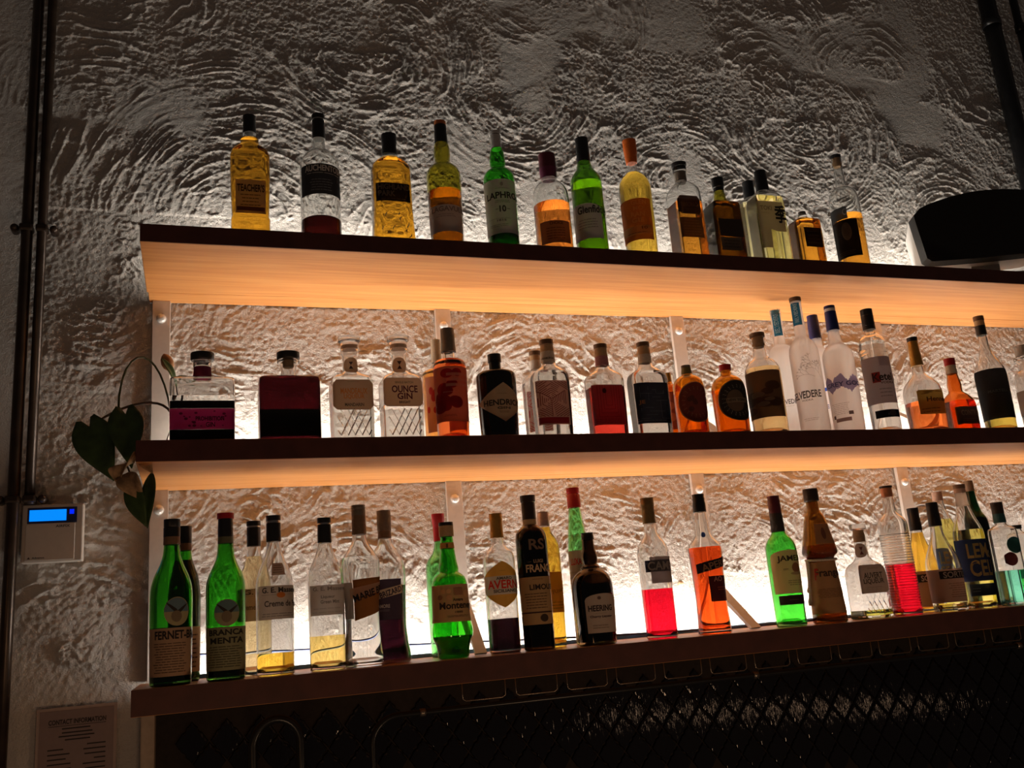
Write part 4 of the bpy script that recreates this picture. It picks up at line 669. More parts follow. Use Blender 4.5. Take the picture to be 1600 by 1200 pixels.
dict(n='limoncello_bottle',sh='b',x=2.064,D=.17,caps=[['pinkcork',[[.3168,.0127],[.3172,.0134],[.292,.014]]]],body=[[.2939,.0133,1,2],[.2688,.0161,1,2],[.2458,.023,1,2],[.2228,.0306,1,2],[.2038,.0333,1,2],[0,.0324,1,2]],glass='clear',liq=['lemon',.24],labels=[['rect',['r',-2.656,-.2956,.065,.1633],[.1,.17,.42],[['T','LEM',['r',-1.5097,.1291,.1204,.1539],[.6,.5,.25],0],['T','CELLO',['r',-1.642,.6132,.0871,.1148],[.6,.5,.25],0]]]],desc='bottle of lemon yellow liqueur half hidden behind the tan labelled bottle',extra=None),
dict(n='limoncello_bottle',sh='b',x=2.0389,D=.28,caps=[['brown2',[[.32,.0144],[.3207,.0154],[.3099,.015]]],['pinkcork',[[.3099,.0147],[.2987,.0147]]],['frostcap2',[[.2987,.0137],[.2639,.0159]]]],body=[[.2669,.0149,1,2],[.2477,.0199,1,2],[.2294,.0257,1,2],[.2111,.0329,1,2],[.1965,.0371,1,2],[.182,.0384,1,2],[0,.0371,1,2]],glass='clear',liq=['lemon',.2002],labels=[['rect',['r',-2.4323,1.2145,.0679,.1744],[.028,.05,.17],[['T','LEM',['r',-1.0791,.3975,.1265,.1636],[.62,.45,.2],0],['T','ON',['r',.3689,1.2511,.1255,.1451],[.62,.45,.2],0],['T','CELLO',['r',-1.0604,1.8127,.0795,.1209],[.62,.45,.2],0]]],['rect',['r',-1.3504,.9902,.0308,.0609],[.03,.05,.09],[['L',2,['r',-1.1726,-.6451,.0392,.0531],[.15,.2,.25]]]]],desc='lemon yellow liqueur bottle with bold cream letters on a navy label',extra=None),
dict(n='wine_bottle',sh='b',x=2.2009,D=.15,caps=[['brown2',[[.347,.0121],[.3474,.0128],[.3175,.0135]]]],body=[[.3191,.0121,1,2],[.2897,.0142,1,2],[.2581,.0205,1,2],[.2424,.0289,1,2],[.2268,.0323,1,2],[.2033,.0333,1,2],[0,.0324,1,2]],glass='darkgreen',liq=['black',.2424],labels=[],desc='dark green bottle with brown cap behind the lemon yellow bottle',extra=None),
dict(n='gin_bottle',sh='b',x=2.143,D=.29,caps=[['darkbrown',[[.2674,.0145],[.2678,.0152],[.2377,.0148]]],['tealband',[[.2377,.0148],[.214,.0157]]]],body=[[.2155,.0138,1,2],[.2081,.0151,1,2],[.2037,.0187,.9,5.5],[.1963,.0288,.8,9],[.1831,.0308,.8,9],[0,.0311,.8,9]],glass='clear',liq=['teal',.0886],labels=[['ell',['f',-.0185,.0349,.1315,.1742],[.025,.1,.1],[['S','ell',['f',-.0115,.0275,.138,.1684],[.035,.13,.13]]]],['ell',['f',-.0348,.009,.0999,.1351],[.09,.02,.02],[]]],desc='square clear bottle of teal liqueur with round teal seal, right end of the bottom shelf',extra=None),
dict(n='liqueur_bottle',sh='b',x=2.3308,D=.16,caps=[['black',[[.2139,.0147],[.2134,.0157],[.2032,.0146]]]],body=[[.2032,.0126,1,2],[.1961,.0146,1,2],[.1882,.0278,1,2],[.1764,.032,1,2],[0,.0312,1,2]],glass='clear',liq=['clearliq',.0868],labels=[],desc='black stoppered bottle behind the teal liqueur bottle at the right edge',extra=None)]

# ------------------------------------------------------------------ bottles
def pchip(t, y, tq):
    h = np.diff(t)
    d = np.diff(y) / h
    m = np.zeros(len(y))
    for i in range(1, len(y) - 1):
        if d[i - 1] * d[i] > 0:
            w1, w2 = 2 * h[i] + h[i - 1], h[i] + 2 * h[i - 1]
            m[i] = (w1 + w2) / (w1 / d[i - 1] + w2 / d[i])
    m[0], m[-1] = d[0], d[-1]
    i = np.clip(np.searchsorted(t, tq, side='right') - 1, 0, len(h) - 1)
    s = (tq - t[i]) / h[i]
    return ((1 + 2 * s) * (1 - s) ** 2 * y[i] + s * (1 - s) ** 2 * h[i] * m[i] + s * s * (3 - 2 * s) * y[i + 1] + s * s * (s - 1) * h[i] * m[i + 1])


def dense(prof, ribs=False):
    """prof: rows (z, half width, depth ratio, squareness) from top to base"""
    P = np.array(prof, float)
    keep = [0]
    for i in range(1, len(P)):
        if math.hypot(P[i, 0] - P[keep[-1], 0], P[i, 1] - P[keep[-1], 1]) > 1e-5:
            keep.append(i)
    P = P[keep]
    t = np.concatenate([[0], np.cumsum(np.hypot(np.diff(P[:, 0]), np.diff(P[:, 1])))])
    tq = [0.0]
    for i in range(len(t) - 1):
        L = t[i + 1] - t[i]
        n = int(min(9, max(2, math.ceil(L / .006))))
        if ribs and P[i, 0] < .24:
            n = max(2, int(L / .0011))
        tq += list(t[i] + L * (np.arange(n) + 1) / n)
    tq = np.array(tq)
    z, a = pchip(t, P[:, 0], tq), pchip(t, P[:, 1], tq)
    k, n = np.interp(tq, t, P[:, 2]), np.interp(tq, t, P[:, 3])
    if ribs:
        a = a + np.where((z < .205) & (z > .016), .0009 * np.sin(z * 2 * math.pi / .0066), 0)
    return np.stack([z, a, k, n], 1)


def ring_pts(a, k, n, z, seg):
    out = []
    for s in range(seg):
        th = 2 * math.pi * (s + .5) / seg
        c, si = math.cos(th), math.sin(th)
        out.append((math.copysign(abs(c) ** (2 / n), c) * a, math.copysign(abs(si) ** (2 / n), si) * a * k, z))
    return out


def loft(rings, seg, cap_first, cap_last):
    V, Fc = [], []
    for (z, a, k, n) in rings:
        V += ring_pts(a, k, n, z, seg)
    for i in range(len(rings) - 1):
        for s in range(seg):
            s2 = (s + 1) % seg
            Fc.append((i * seg + s, i * seg + s2, (i + 1) * seg + s2, (i + 1) * seg + s))
    if cap_first:
        Fc.append(tuple(reversed(range(seg))))
    if cap_last:
        Fc.append(tuple((len(rings) - 1) * seg + s for s in range(seg)))
    return V, Fc


def solid(name, V, Fc, mat, parent, sharp=.7):
    o = mesh_obj(name, V, Fc, mat, parent, True)
    bm = bmesh.new()
    bm.from_mesh(o.data)
    bmesh.ops.recalc_face_normals(bm, faces=bm.faces)
    for e in bm.edges:
        if len(e.link_faces) == 2 and e.calc_face_angle(0) > sharp:
            e.smooth = False
    bm.to_mesh(o.data)
    bm.free()
    return o


def offset_profile(dn, w):
    """profile moved inwards along its own normal"""
    z, a = dn[:, 0], dn[:, 1]
    dz, da = np.gradient(z), np.gradient(a)
    L = np.hypot(dz, da) + 1e-9
    na, nz_ = -dz / L, da / L
    out = dn.copy()
    out[:, 1] = np.maximum(.003, a - w * na)
    out[:, 0] = z - w * nz_
    out[:, 2] = np.where(out[:, 2] < .999, np.maximum(.2, (a * dn[:, 2] - w) / np.maximum(a - w, .003)), 1.0)
    return out


class Surf:
    def __init__(self, dn):
        o = np.argsort(dn[:, 0])
        self.z, self.a, self.k, self.n = dn[o, 0], dn[o, 1], dn[o, 2], dn[o, 3]

    def __call__(self, kind, p, z, eps):
        a = float(np.interp(z, self.z, self.a))
        if kind == 'r':
            r = a + eps
            return (r * math.sin(p), -r * math.cos(p), z)
        k, n = float(np.interp(z, self.z, self.k)), float(np.interp(z, self.z, self.n))
        s = max(-.985 * a, min(.985 * a, p))
        y = -(k * a) * (1 - abs(s / a) ** n) ** (1 / n) - eps
        return (s, y, z)

    def scale(self, kind, z):
        return float(np.interp(z, self.z, self.a)) if kind == 'r' else 1.0


def shape_range(shape, u, rnd=None):
    c = max(0.0, 1 - u * u)
    if shape == 'ell' or shape == 'leaf' or shape == 'clover':
        h = .5 * math.sqrt(c)
        return .5 - h, .5 + h
    if shape == 'dia':
        h = .5 * (1 - abs(u))
        return .5 - h, .5 + h
    if shape == 'oct':
        h = .5 - max(0, abs(u) - .8) / .2 * .16
        return .5 - h, .5 + h
    if shape == 'loz':
        h = .5 * (.36 + .64 * (1 - abs(u) ** 1.12))
        return .5 - h, .5 + h
    if shape == 'arch':
        return 0.0, .84 + .16 * math.sqrt(c)
    if shape == 'shield':
        return .04 + .05 * u * u, 1 - .06 * (1 - abs(u)) - (.03 if abs(u) > .93 else 0)
    if shape == 'para':
        return .10 + .11 * u, .97 + .03 * u
    if shape == 'band2':
        t = (u + 1) / 2
        return .42 * t, .58 + .42 * t
    if shape == 'half':
        return 0.0, math.sqrt(c)
    if shape == 'notch':
        return (0.0 if u < -.12 else .36 + .1 * max(0, .3 - u)), 1.0
    if shape == 'bird':
        b = .25 + .6 * abs(u) ** 1.2 - (.10 if u > 0 else 0)
        return b, b + .05 + .20 * (1 - abs(u)) + .06 * math.sin(abs(u) * 3.1)
    return 0.0, 1.0


def patch(mb, S, kind, p0, p1, z0, z1, shape, eps):
    if shape == 'hourglass':
        n = 10
        for lo, hi in ((lambda u: .5 + .5 * abs(u), lambda u: 1.0), (lambda u: 0.0, lambda u: .5 - .5 * abs(u))):
            V = []
            for i in range(n + 1):
                u = -1 + 2 * i / n
                for v in (lo(u), hi(u)):
                    V.append(S(kind, p0 + (p1 - p0) * (u * .5 + .5), z0 + (z1 - z0) * v, eps))
            mb.add(V, [(2 * i, 2 * i + 2, 2 * i + 3, 2 * i + 1) for i in range(n)])
        return
    W = abs(p1 - p0) * S.scale(kind, (z0 + z1) / 2)
    nc = max(10 if shape not in ('rect', 'rectg', 'band') else 2, min(56, int(W / .0022)))
    nr = max(1, min(24, int(abs(z1 - z0) / .008)))
    V, Fc = [], []
    for i in range(nc + 1):
        u = -1 + 2 * i / nc
        if shape not in ('rect', 'rectg', 'band'):
            u = math.sin(u * math.pi / 2) if shape in ('ell', 'half', 'leaf', 'clover') else u
        lo, hi = shape_range(shape, u)
        for j in range(nr + 1):
            v = lo + (hi - lo) * j / nr
            V.append(S(kind, p0 + (p1 - p0) * (u * .5 + .5), z0 + (z1 - z0) * v, eps))
    for i in range(nc):
        for j in range(nr):
            a = i * (nr + 1) + j
            Fc.append((a, a + nr + 1, a + nr + 2, a + 1))
    mb.add(V, Fc)


def stroke(mb, S, kind, A, B, wd, eps, raised=0.0):
    """thin line on the bottle from A=(p,z) to B, width wd metres"""
    sc = S.scale(kind, (A[1] + B[1]) / 2)
    dx, dz = (B[0] - A[0]) * sc, B[1] - A[1]
    L = math.hypot(dx, dz)
    if L < 1e-6:
        return
    nx_, nz_ = -dz / L * wd / 2, dx / L * wd / 2
    n = max(1, int(L / .004))
    V, Fc = [], []
    for i in range(n + 1):
        t = i / n
        p, z = A[0] + (B[0] - A[0]) * t, A[1] + (B[1] - A[1]) * t
        V.append(S(kind, p + nx_ / sc, z + nz_, eps))
        V.append(S(kind, p - nx_ / sc, z - nz_, eps))
        if raised:
            V.append(S(kind, p, z, eps + raised))
    st = 3 if raised else 2
    for i in range(n):
        a, b = i * st, (i + 1) * st
        if raised:
            Fc += [(a, b, b + 2, a + 2), (a + 2, b + 2, b + 1, a + 1), (a + 1, b + 1, b, a)]
        else:
            Fc.append((a, b, b + 1, a + 1))
    if raised:
        Fc += [(0, 2, 1), (n * st, n * st + 1, n * st + 2)]
    mb.add(V, Fc)


TXT = {}


def text_mesh(s):
    if s in TXT:
        return TXT[s]
    cu = bpy.data.curves.new('lettering', 'FONT')
    cu.body = s
    cu.size = 1.0
    cu.offset = .026
    cu.resolution_u = 3
    ob = bpy.data.objects.new('lettering', cu)
    COL.objects.link(ob)
    dg = bpy.context.evaluated_depsgraph_get()
    me = bpy.data.meshes.new_from_object(ob.evaluated_get(dg))
    V = np.array([v.co[:2] for v in me.vertices])
    Fc = [tuple(p.vertices) for p in me.polygons]
    bpy.data.objects.remove(ob, do_unlink=True)
    bpy.data.meshes.remove(me)
    if len(V):
        lo, hi = V.min(0), V.max(0)
        V = (V - lo) / np.maximum(hi - lo, 1e-6)
    TXT[s] = (V, Fc)
    return TXT[s]


def put_text(S, kind, p0, p1, z0, z1, s, rot, eps, mat, parent):
    V, Fc = text_mesh(s)
    if not len(V):
        return
    pc, zc = (p0 + p1) / 2, (z0 + z1) / 2
    sc = S.scale(kind, zc)
    Wd, Hd = (p1 - p0) * sc, z1 - z0
    if 0 < abs(rot) < 45:
        Hd *= .55
    c, si = math.cos(math.radians(rot)), math.sin(math.radians(rot))
    out = []
    for x, y in V:
        a, b = (x - .5) * Wd, (y - .5) * Hd
        out.append(S(kind, pc + (a * c - b * si) / sc, zc + a * si + b * c, eps))
    mesh_obj('lettering', out, Fc, mat, parent)


def add_mark(u, S, label, rnd, nlayer, tr):
    kind, p0, p1, z0, z1 = u[2]
    col = u[3]
    mat = paper(col, tr)
    e1 = .0008 + .00012 * nlayer
    if u[0] == 'T':
        put_text(S, kind, p0, p1, z0, z1, u[1], u[4], e1 + .0004, mat, label)
        return
    sc = S.scale(kind, (z0 + z1) / 2)
    mb = MB()
    nm = 'print'
    P = lambda a, b: (p0 + (p1 - p0) * a, z0 + (z1 - z0) * b)
    if u[0] == 'S':
        patch(mb, S, kind, p0, p1, z0, z1, u[1], e1)
        nm = {'rect': 'printed_band', 'ell': 'printed_seal', 'bird': 'printed_bird', 'half': 'printed_sky', 'hourglass': 'printed_hourglass',
              'clover': 'printed_emblem', 'leaf': 'printed_feather'}.get(u[1], 'print')
    elif u[0] == 'L':
        n = u[1]
        nm = 'small_print'
        for i in range(n):
            v = 1 - (i + .5) / n
            a = rnd.uniform(0, .12)
            th = min(.3 / n, .5)
            x = a
            while x < 1 - a - .02:                 # broken into words
                x2 = min(1 - a, x + rnd.uniform(.08, .26))
                patch(mb, S, kind, *[q for q in (P(x, 0)[0], P(x2, 0)[0])], z0 + (z1 - z0) * (v - th / 2), z0 + (z1 - z0) * (v + th / 2), 'rect', e1)
                x = x2 + .025
    elif u[0] in ('blobs', 'spots'):
        nm = 'printed_pattern'
        big = u[0] == 'blobs'
        for i in range(u[1]):
            a, b = rnd.uniform(.12, .88), rnd.uniform(.08, .92)
            r = rnd.uniform(.10, .2) if big else rnd.uniform(.012, .03)
            ra, rb = r * (1.3 if big else 1), r * (.75 if big else 2.2)
            q0, q1 = P(a - ra, b - rb), P(a + ra, b + rb)
            patch(mb, S, kind, max(q0[0], p0), min(q1[0], p1), max(q0[1], z0), min(q1[1], z1), 'ell', e1 + .00001 * i)
    elif u[0] == 'mountain':
        nm = 'printed_mountains'
        V, Fc = [], []
        n = 40
        for i in range(n + 1):
            t = i / n
            hi = .62 + .3 * abs(math.sin(t * 9)) * (.5 + .5 * math.sin(t * 3)) + rnd.uniform(-.06, .06)
            lo = .12 + .25 * abs(math.sin(t * 7 + 1)) + rnd.uniform(-.05, .05)
            for v in (lo, (lo + hi) / 2, hi):
                V.append(S(kind, *P(t, v), e1))
        for i in range(n):
            a = i * 3
            Fc += [(a, a + 3, a + 4, a + 1), (a + 1, a + 4, a + 5, a + 2)]
        mb.add(V, Fc)
    else:
        nm = 'line_art'
        seg = []
        n = u[1]
        wd = .0011
        if u[0] == 'maze':
            hexa = [(math.sin(k * math.pi / 3), math.cos(k * math.pi / 3)) for k in range(7)]
            for i in range(n):
                r = (i + 1) / n * .5
                for k in range(6):
                    f = rnd.choice((1, .8, .6))
                    A, B = hexa[k], hexa[k + 1]
                    seg.append(((.5 + A[0] * r * .95, .5 + A[1] * r), (.5 + (A[0] + (B[0] - A[0]) * f) * r * .95, .5 + (A[1] + (B[1] - A[1]) * f) * r)))
            for k in range(3):                                  # lines dividing the cube faces and hatched corners
                A = hexa[2 * k + 1]
                seg.append(((.5, .5), (.5 + A[0] * .46, .5 + A[1] * .48)))
            for sx in (0, 1):
                for sy in (0, 1):
                    for i in range(4):
                        d = .07 + .085 * i
                        seg.append(((abs(sx - d * 1.2), sy), (sx, abs(sy - d * .7))))
            wd = .0016
        elif u[0] == 'maze2':
            for i in range(26):
                a, b = rnd.randrange(8) / 8, rnd.randrange(9) / 9
                if rnd.random() < .5:
                    seg.append(((a, b), (min(1, a + rnd.choice((1, 2, 3)) / 8), b)))
                else:
                    seg.append(((a, b), (a, min(1, b + rnd.choice((1, 2, 3)) / 9))))
            wd = .0005
        elif u[0] == 'nest':
            for i in range(n):
                d = .12 * i
                seg += [((d, 1), (d, d)), ((d, d), (1 - d, d)), ((1 - d, d), (1 - d, 1))]
            wd = .0008
        elif u[0] == 'ring':
            for i in range(n):
                th = 2 * math.pi * (i + .3) / n
                for rr in (.37, .43):
                    seg.append(((.5 + rr * math.cos(th), .5 + rr * math.sin(th)), (.5 + (rr + .045) * math.cos(th + .06), .5 + (rr + .045) * math.sin(th + .06))))
            wd = .0016
        elif u[0] == 'branches':
            def grow(x, y, a, L, d):
                x2, y2 = x + math.cos(a) * L, y + math.sin(a) * L * .8
                seg.append(((x, y), (x2, y2)))
                if d:
                    for s in ((-.5, .35) if d > 1 else (-.6, .1, .6)):
                        grow(x2, y2, a + s + rnd.uniform(-.2, .2), L * rnd.uniform(.68, .88), d - 1)
            grow(1.0, .1, 2.0, .22, 5)
            grow(.9, .45, 2.6, .2, 4)
            grow(.75, .15, 2.7, .22, 4)
            seg = [s for s in seg if all(-.05 < q[0] < 1.1 and -.05 < q[1] < 1.1 for q in s)]
            wd = .0006
        for A, B in seg:
            stroke(mb, S, kind, P(*A), P(*B), wd, e1)
    if mb.v:
        mb.build(nm, mat, label)


GROUPS = dict(t='bottles on the top shelf', m='bottles on the middle shelf', b='bottles on the bottom shelf')
ZSH = dict(t=ZT, m=ZM, b=ZB)
for bi, B in enumerate(BOTTLES):
    rnd = random.Random(100 + bi)
    root = empty(B['n'], (B['x'], -B['D'], ZSH[B['sh']] + .0006))
    tag(root, B['desc'], 'bottle', GROUPS[B['sh']])
    dn = dense(B['body'], B['extra'] == 'ribs')
    S = Surf(dn)
    boxy = max(r[3] for r in B['body']) > 2.5
    seg = 72 if boxy else 48
    amax = dn[:, 1].max()
    gk = B['glass']
    wall_t = .0026
    floor_ = .0075
    tr = .74 if gk in ('clear', 'frost') and not (B['liq'] and max(LIQ[B['liq'][0]]) < .3) else .22
    outer = [tuple(r) for r in dn]
    # softened heel
    outer[-1] = (0.0, outer[-1][1] - .0025, outer[-1][2], outer[-1][3])
    outer.insert(len(outer) - 1, (.0025, dn[-1][1], dn[-1][2], dn[-1][3]))
    outer = [r for i, r in enumerate(outer) if i >= len(outer) - 2 or r[0] > .003]
    if gk == 'frost':
        V, Fc = loft(outer, seg, True, True)
        solid('glass_body', V, Fc, frosted(), root)
    elif gk == 'blackglass':
        V, Fc = loft(outer, seg, True, True)
        solid('body', V, Fc, plain('black_glass', (.006, .006, .007), .06, 0, .05), root)
    else:
        gm = glass('glass_' + gk, GLASS[gk])
        inner = offset_profile(dn, wall_t)
        inner = inner[inner[:, 0] > floor_ + .0005]
        ok = [0]
        for i in range(1, len(inner)):
            if inner[i, 0] < inner[ok[-1], 0] - 1e-5:
                ok.append(i)
        inner = inner[ok]
        inner[0, 0] = outer[0][0]
        last = inner[-1].copy()
        last[0] = floor_
        inner = np.vstack([inner, last])
        last2 = last.copy()
        last2[1] *= .55
        last2[0] = floor_ + (.010 if not boxy else .001)        # punt
        inner = np.vstack([inner, last2])
        V1, F1 = loft(outer, seg, False, True)
        V2, F2 = loft([tuple(r) for r in inner], seg, False, True)
        n1 = len(V1)
        Fc = F1 + [tuple(i + n1 for i in f) for f in F2]
        Fc += [(s, (s + 1) % seg, n1 + (s + 1) % seg, n1 + s) for s in range(seg)]
        solid('glass_body', V1 + V2, Fc, gm, root)
        if B['liq']:
            lk, lev = B['liq']
            body_in = inner[:-1]
            zz, aa = body_in[::-1, 0], body_in[::-1, 1]
            lev = min(lev, zz[-1] - .004)
            zs = [lev] + [float(z) for z in body_in[:, 0] if floor_ + .001 < z < lev - .0005] + [floor_ - .0006]
            rings = []
            for z in zs:
                a = float(np.interp(z, zz, aa)) + .0006
                rings.append((z, a, float(np.interp(z, zz, body_in[::-1, 2])), float(np.interp(z, zz, body_in[::-1, 3]))))
            a, k, n = rings[-1][1:]
            rings.append((rings[-1][0] + (.010 if not boxy else .001), a * .55, k, n))
            V, Fc = loft(rings, seg, True, True)
            solid('liquid', V, Fc, glass('liquid_' + lk, LIQ[lk], 0.0, 1.36), root)
    for ci, (ck, prof) in enumerate(B['caps']):
        pr = [(z, a, 1.0, 2.0) for z, a in prof]
        if len(pr) >= 2:
            V, Fc = loft(pr, 36, True, True)
            nm = {'cork': 'cork', 'glasscap': 'glass_stopper', 'paper': 'neck_band', 'pinkband': 'neck_band', 'brownband': 'neck_band', 'greenband': 'neck_band',
                  'creamband': 'neck_band', 'blackband': 'neck_band', 'tealband': 'neck_band', 'paleband': 'neck_band', 'silver': 'cap_ring'}.get(ck, 'cap')
            solid(nm, V, Fc, cap_mat(ck), root)
    for shp, c, col, subs in B['labels']:
        kind, p0, p1, z0, z1 = c
        if col:
            mb = MB()
            patch(mb, S, kind, p0, p1, z0, z1, shp, .0004 if shp != 'band2' else .0007)
            lo = mb.build('neck_band' if shp == 'band' and z1 - z0 < .05 else 'wrapping' if shp == 'band' else 'label', paper(col, tr), root, True)
        else:
            lo = root
        for li, u in enumerate(subs):
            add_mark(u, S, lo, rnd, li, tr)
    ex = B['extra']
    if ex == 'facets':
        mb = MB()
        a = amax * .80
        zt, zb = .072, .014
        for i in range(-3, 4):
            for sg in (-1, 1):
                xa = i * a / 2.4
                xb = xa + sg * a * .42 * 2
                t0, t1 = 0.0, 1.0
                if abs(xb) > a:
                    t1 = (a - abs(xa)) / max(1e-6, abs(xb) - abs(xa)) if abs(xb) > abs(xa) else 1
                    t1 = max(0, min(1, t1))
                if abs(xa) <= a and t1 > .1:
                    stroke(mb, S, 'f', (xa, zb), (xa + (xb - xa) * t1, zb + (zt - zb) * t1), .0028, -.0002, .0016)
        mb.build('cut_pattern', glass('glass_clear', GLASS['clear']), root)
    if ex == 'scroll':
        mb = MB()
        for (cx, cz, r, t0, t1) in ((-.012, .070, .020, .3, 4.6), (.016, .062, .018, -1.0, 3.4), (.0, .036, .022, .2, 2.9), (-.022, .038, .014, .5, 5.5), (.026, .034, .014, -2, 3.0), (.004, .086, .016, 3.4, 6.2)):
            pts = [(cx + r * (1 - .05 * i) * math.cos(t0 + (t1 - t0) * i / 14), cz + r * (1 - .05 * i) * math.sin(t0 + (t1 - t0) * i / 14)) for i in range(15)]
            for A_, B_ in zip(pts, pts[1:]):
                stroke(mb, S, 'f', A_, B_, .0022, -.0002, .0012)
        mb.build('embossed_scroll', glass('glass_clear', GLASS['clear']), root)
    if ex == 'rope':
        cand = [r for r in B['body'] if .10 < r[0] < .20]
        wz, wa = min(cand, key=lambda r: r[1])[:2]
        ROPE = plain('rope', (.62, .54, .42), .9, 0, .3, 500, bump=.6)
        mb = MB()
        mb.tube([((wa + .0035) * math.cos(t), (wa + .0035) * math.sin(t), wz - .003 + .002 * math.sin(t)) for t in np.linspace(0, 2 * math.pi, 40, endpoint=False)], .0032, 8, True)
        ro = mb.build('rope_belt', ROPE, root, True)
        for dx, L, ph in ((-.004, .105, 0), (.006, .075, 1.2)):
            mb = MB()
            pts = []
            for i in range(12):
                t = i / 11
                zz_ = wz - .004 - L * t
                rr = float(np.interp(zz_, S.z, S.a)) + .005
                an = -1.75 + dx * 10 + .10 * math.sin(ph + 3 * t)
                pts.append((rr * math.sin(an), -rr * math.cos(an), zz_))
            rad_ = [.0028] * 10 + [.0055, .004]
            mb.tube(pts, rad_, 8)
            mb.build('rope_end', ROPE, root, True)

# ------------------------------------------------------------------ loudspeaker at the right end of the top shelf
sp = empty('loudspeaker', (2.054, -.29, ZT + .0006), -.39)
BLK = plain('speaker_black', (.006, .006, .007), .75, 0, .2, 300, bump=.3)
WPL = plain('speaker_white', (.62, .60, .57), .45, 0, .04)


def slab(pts, y0, y1, s1=1.0):
    n = len(pts)
    cx = sum(p[0] for p in pts) / n
    cz = sum(p[1] for p in pts) / n
    V = [(x, y0, z) for x, z in pts] + [(cx + (x - cx) * s1, y1, cz + (z - cz) * s1) for x, z in pts]
    return V, [tuple(range(n)), tuple(reversed(range(n, 2 * n)))] + [(k, k + n, (k + 1) % n + n, (k + 1) % n) for k in range(n)]


face = []
Wd = .42
for t in np.linspace(0, 1, 22):
    face.append((.0 + Wd * t, .195 + .045 * math.sin(t * math.pi) ** .8 - .012 * math.exp(-((t) / .03) ** 2) - .012 * math.exp(-((1 - t) / .03) ** 2)))
face += [(Wd - .012, .052), (Wd - .024, .042)] + [(Wd * t, .042 - .004 * math.sin(t * math.pi)) for t in np.linspace(.92, .08, 12)] + [(.026, .042), (.014, .052)]
V, Fc = slab(face, -.010, .035)
solid('grille', V, Fc, BLK, sp, .5)
V, Fc = slab(face, .035, .19, .80)
solid('cabinet', V, Fc, WPL, sp, .5)
mb = MB()
mb.box((.12, .05, 0), (.30, .17, .008))
mb.box((.17, .08, .008), (.25, .14, .085))
mb.build('stand', WPL, sp)
tag(sp, 'black fronted loudspeaker with white cabinet on the right of the top shelf', 'speaker')

# ------------------------------------------------------------------ wall controller with blue screen
CTL = plain('controller_plastic', (.58, .52, .46), .45, 0, .04)
ct = empty('wall_controller', (-.182, -.010, .265))
mb = MB()
mb.box((-.060, -.026, 0), (.060, .004, .124))
bevel(mb.build('housing', CTL, ct), .003, 3)
mb = MB()
mb.box((-.052, -.027, .004), (.044, -.0241, .082))
bevel(mb.build('front_cover', CTL, ct), .001)
mb = MB()
mb.box((-.050, -.0262, .083), (.047, -.0241, .117))
bez = mb.build('bezel', plain('bezel_navy', (.02, .03, .10), .3), ct)
mb = MB()
mb.box((-.046, -.0270, .088), (.026, -.0263, .112))
mb.build('screen', emitter('lcd_blue', (.0, .25, 1.0), 1.0), bez)
mb = MB()
mb.box((.032, -.0270, .1015), (.041, -.0263, .1115))
mb.build('indicator', emitter('lcd_violet', (.0, .02, .95), 1.0), bez)


def flat_text(s, x0, x1, z0, z1, y, mat, parent):
    V, Fc = text_mesh(s)
    mesh_obj('lettering', [(x0 + (x1 - x0) * a, y, z0 + (z1 - z0) * b) for a, b in V], Fc, mat, parent)


INK = plain('ink', (.025, .018, .016), .7, 0, .1)
flat_text('AIRFIX', .006, .034, .0735, .079, -.0276, INK, ct)
flat_text('Advance', -.038, -.014, .0085, .0120, -.0276, INK, ct)
mb = MB()
mb.add([(-.047, -.0275, .008), (-.041, -.0275, .008), (-.044, -.0275, .0125)], [(0, 1, 2)])
mb.build('logo', INK, ct)
mb = MB()
mb.box((.046, -.020, .074), (.0606, -.012, .084))
mb.build('latch', CTL, ct)
tag(ct, 'white wall controller with glowing blue screen beside the pipes', 'controller')

# ------------------------------------------------------------------ contact notice
nt0 = empty('notice', (-.124, -.008, -.34))
mb = MB()
mb.box((-.077, -.004, 0), (.077, 0, .306))
mb.build('backing', plain('notice_border', (.40, .30, .26), .4, 0, .05), nt0)
mb = MB()
mb.box((-.071, -.0052, .004), (.071, -.0041, .300))
sheet = mb.build('sheet', plain('notice_paper', (.24, .17, .16), .5, 0, .05), nt0)
flat_text('CONTACT INFORMATION', -.054, .056, .272, .282, -.0058, INK, sheet)
mb = MB()
rn = random.Random(3)
for zz, xa, xb in [(.262, -.028, .026), (.254, -.028, .030), (.247, -.034, .034), (.240, -.022, .026)] + [(.222 - .0095 * i, -.054, -.054 + rn.uniform(.02, .06)) for i in range(18)] + \
        [(.228 - .0095 * i, .056 - rn.uniform(.02, .05), .056) for i in range(18)]:
    mb.box((xa, -.0056, zz), (xb, -.0053, zz + .0026))
mb.build('small_print', INK, sheet)
mb = MB()
mb.box((-.054, -.0056, .2685), (.056, -.0053, .2695))
mb.build('heading_rule', INK, sheet)
tag(nt0, 'framed contact information notice on the wall below the controller', 'notice')

# ------------------------------------------------------------------ plant trailing off the left end of the middle shelf
GRN = plain('leaf_green', (.045, .085, .018), .45, 0, .35, 40)
STM = plain('stem_green', (.06, .075, .025), .6, 0, .3, 60)
TWG = plain('twig_brown', (.05, .03, .018), .7, 0, .3, 60)
DRY = plain('dry_leaf', (.40, .25, .13), .8, 0, .4, 70, bump=.4)
BUD = plain('bud_brown', (.42, .20, .08), .55, 0, .25, 50)
pl = empty('trailing_plant', (.05, -.14, ZM + .0006))


def bez(p, n=16):
    p = [Vector(q) for q in p]
    out = []
    for i in range(n + 1):
        t = i / n
        q = p
        while len(q) > 1:
            q = [a.lerp(b, t) for a, b in zip(q, q[1:])]
        out.append(q[0])
    return out


def stem(pts, r, mat):
    mb = MB()
    mb.tube(bez(pts), r, 8)
    return mb.build('stem', mat, pl, True)


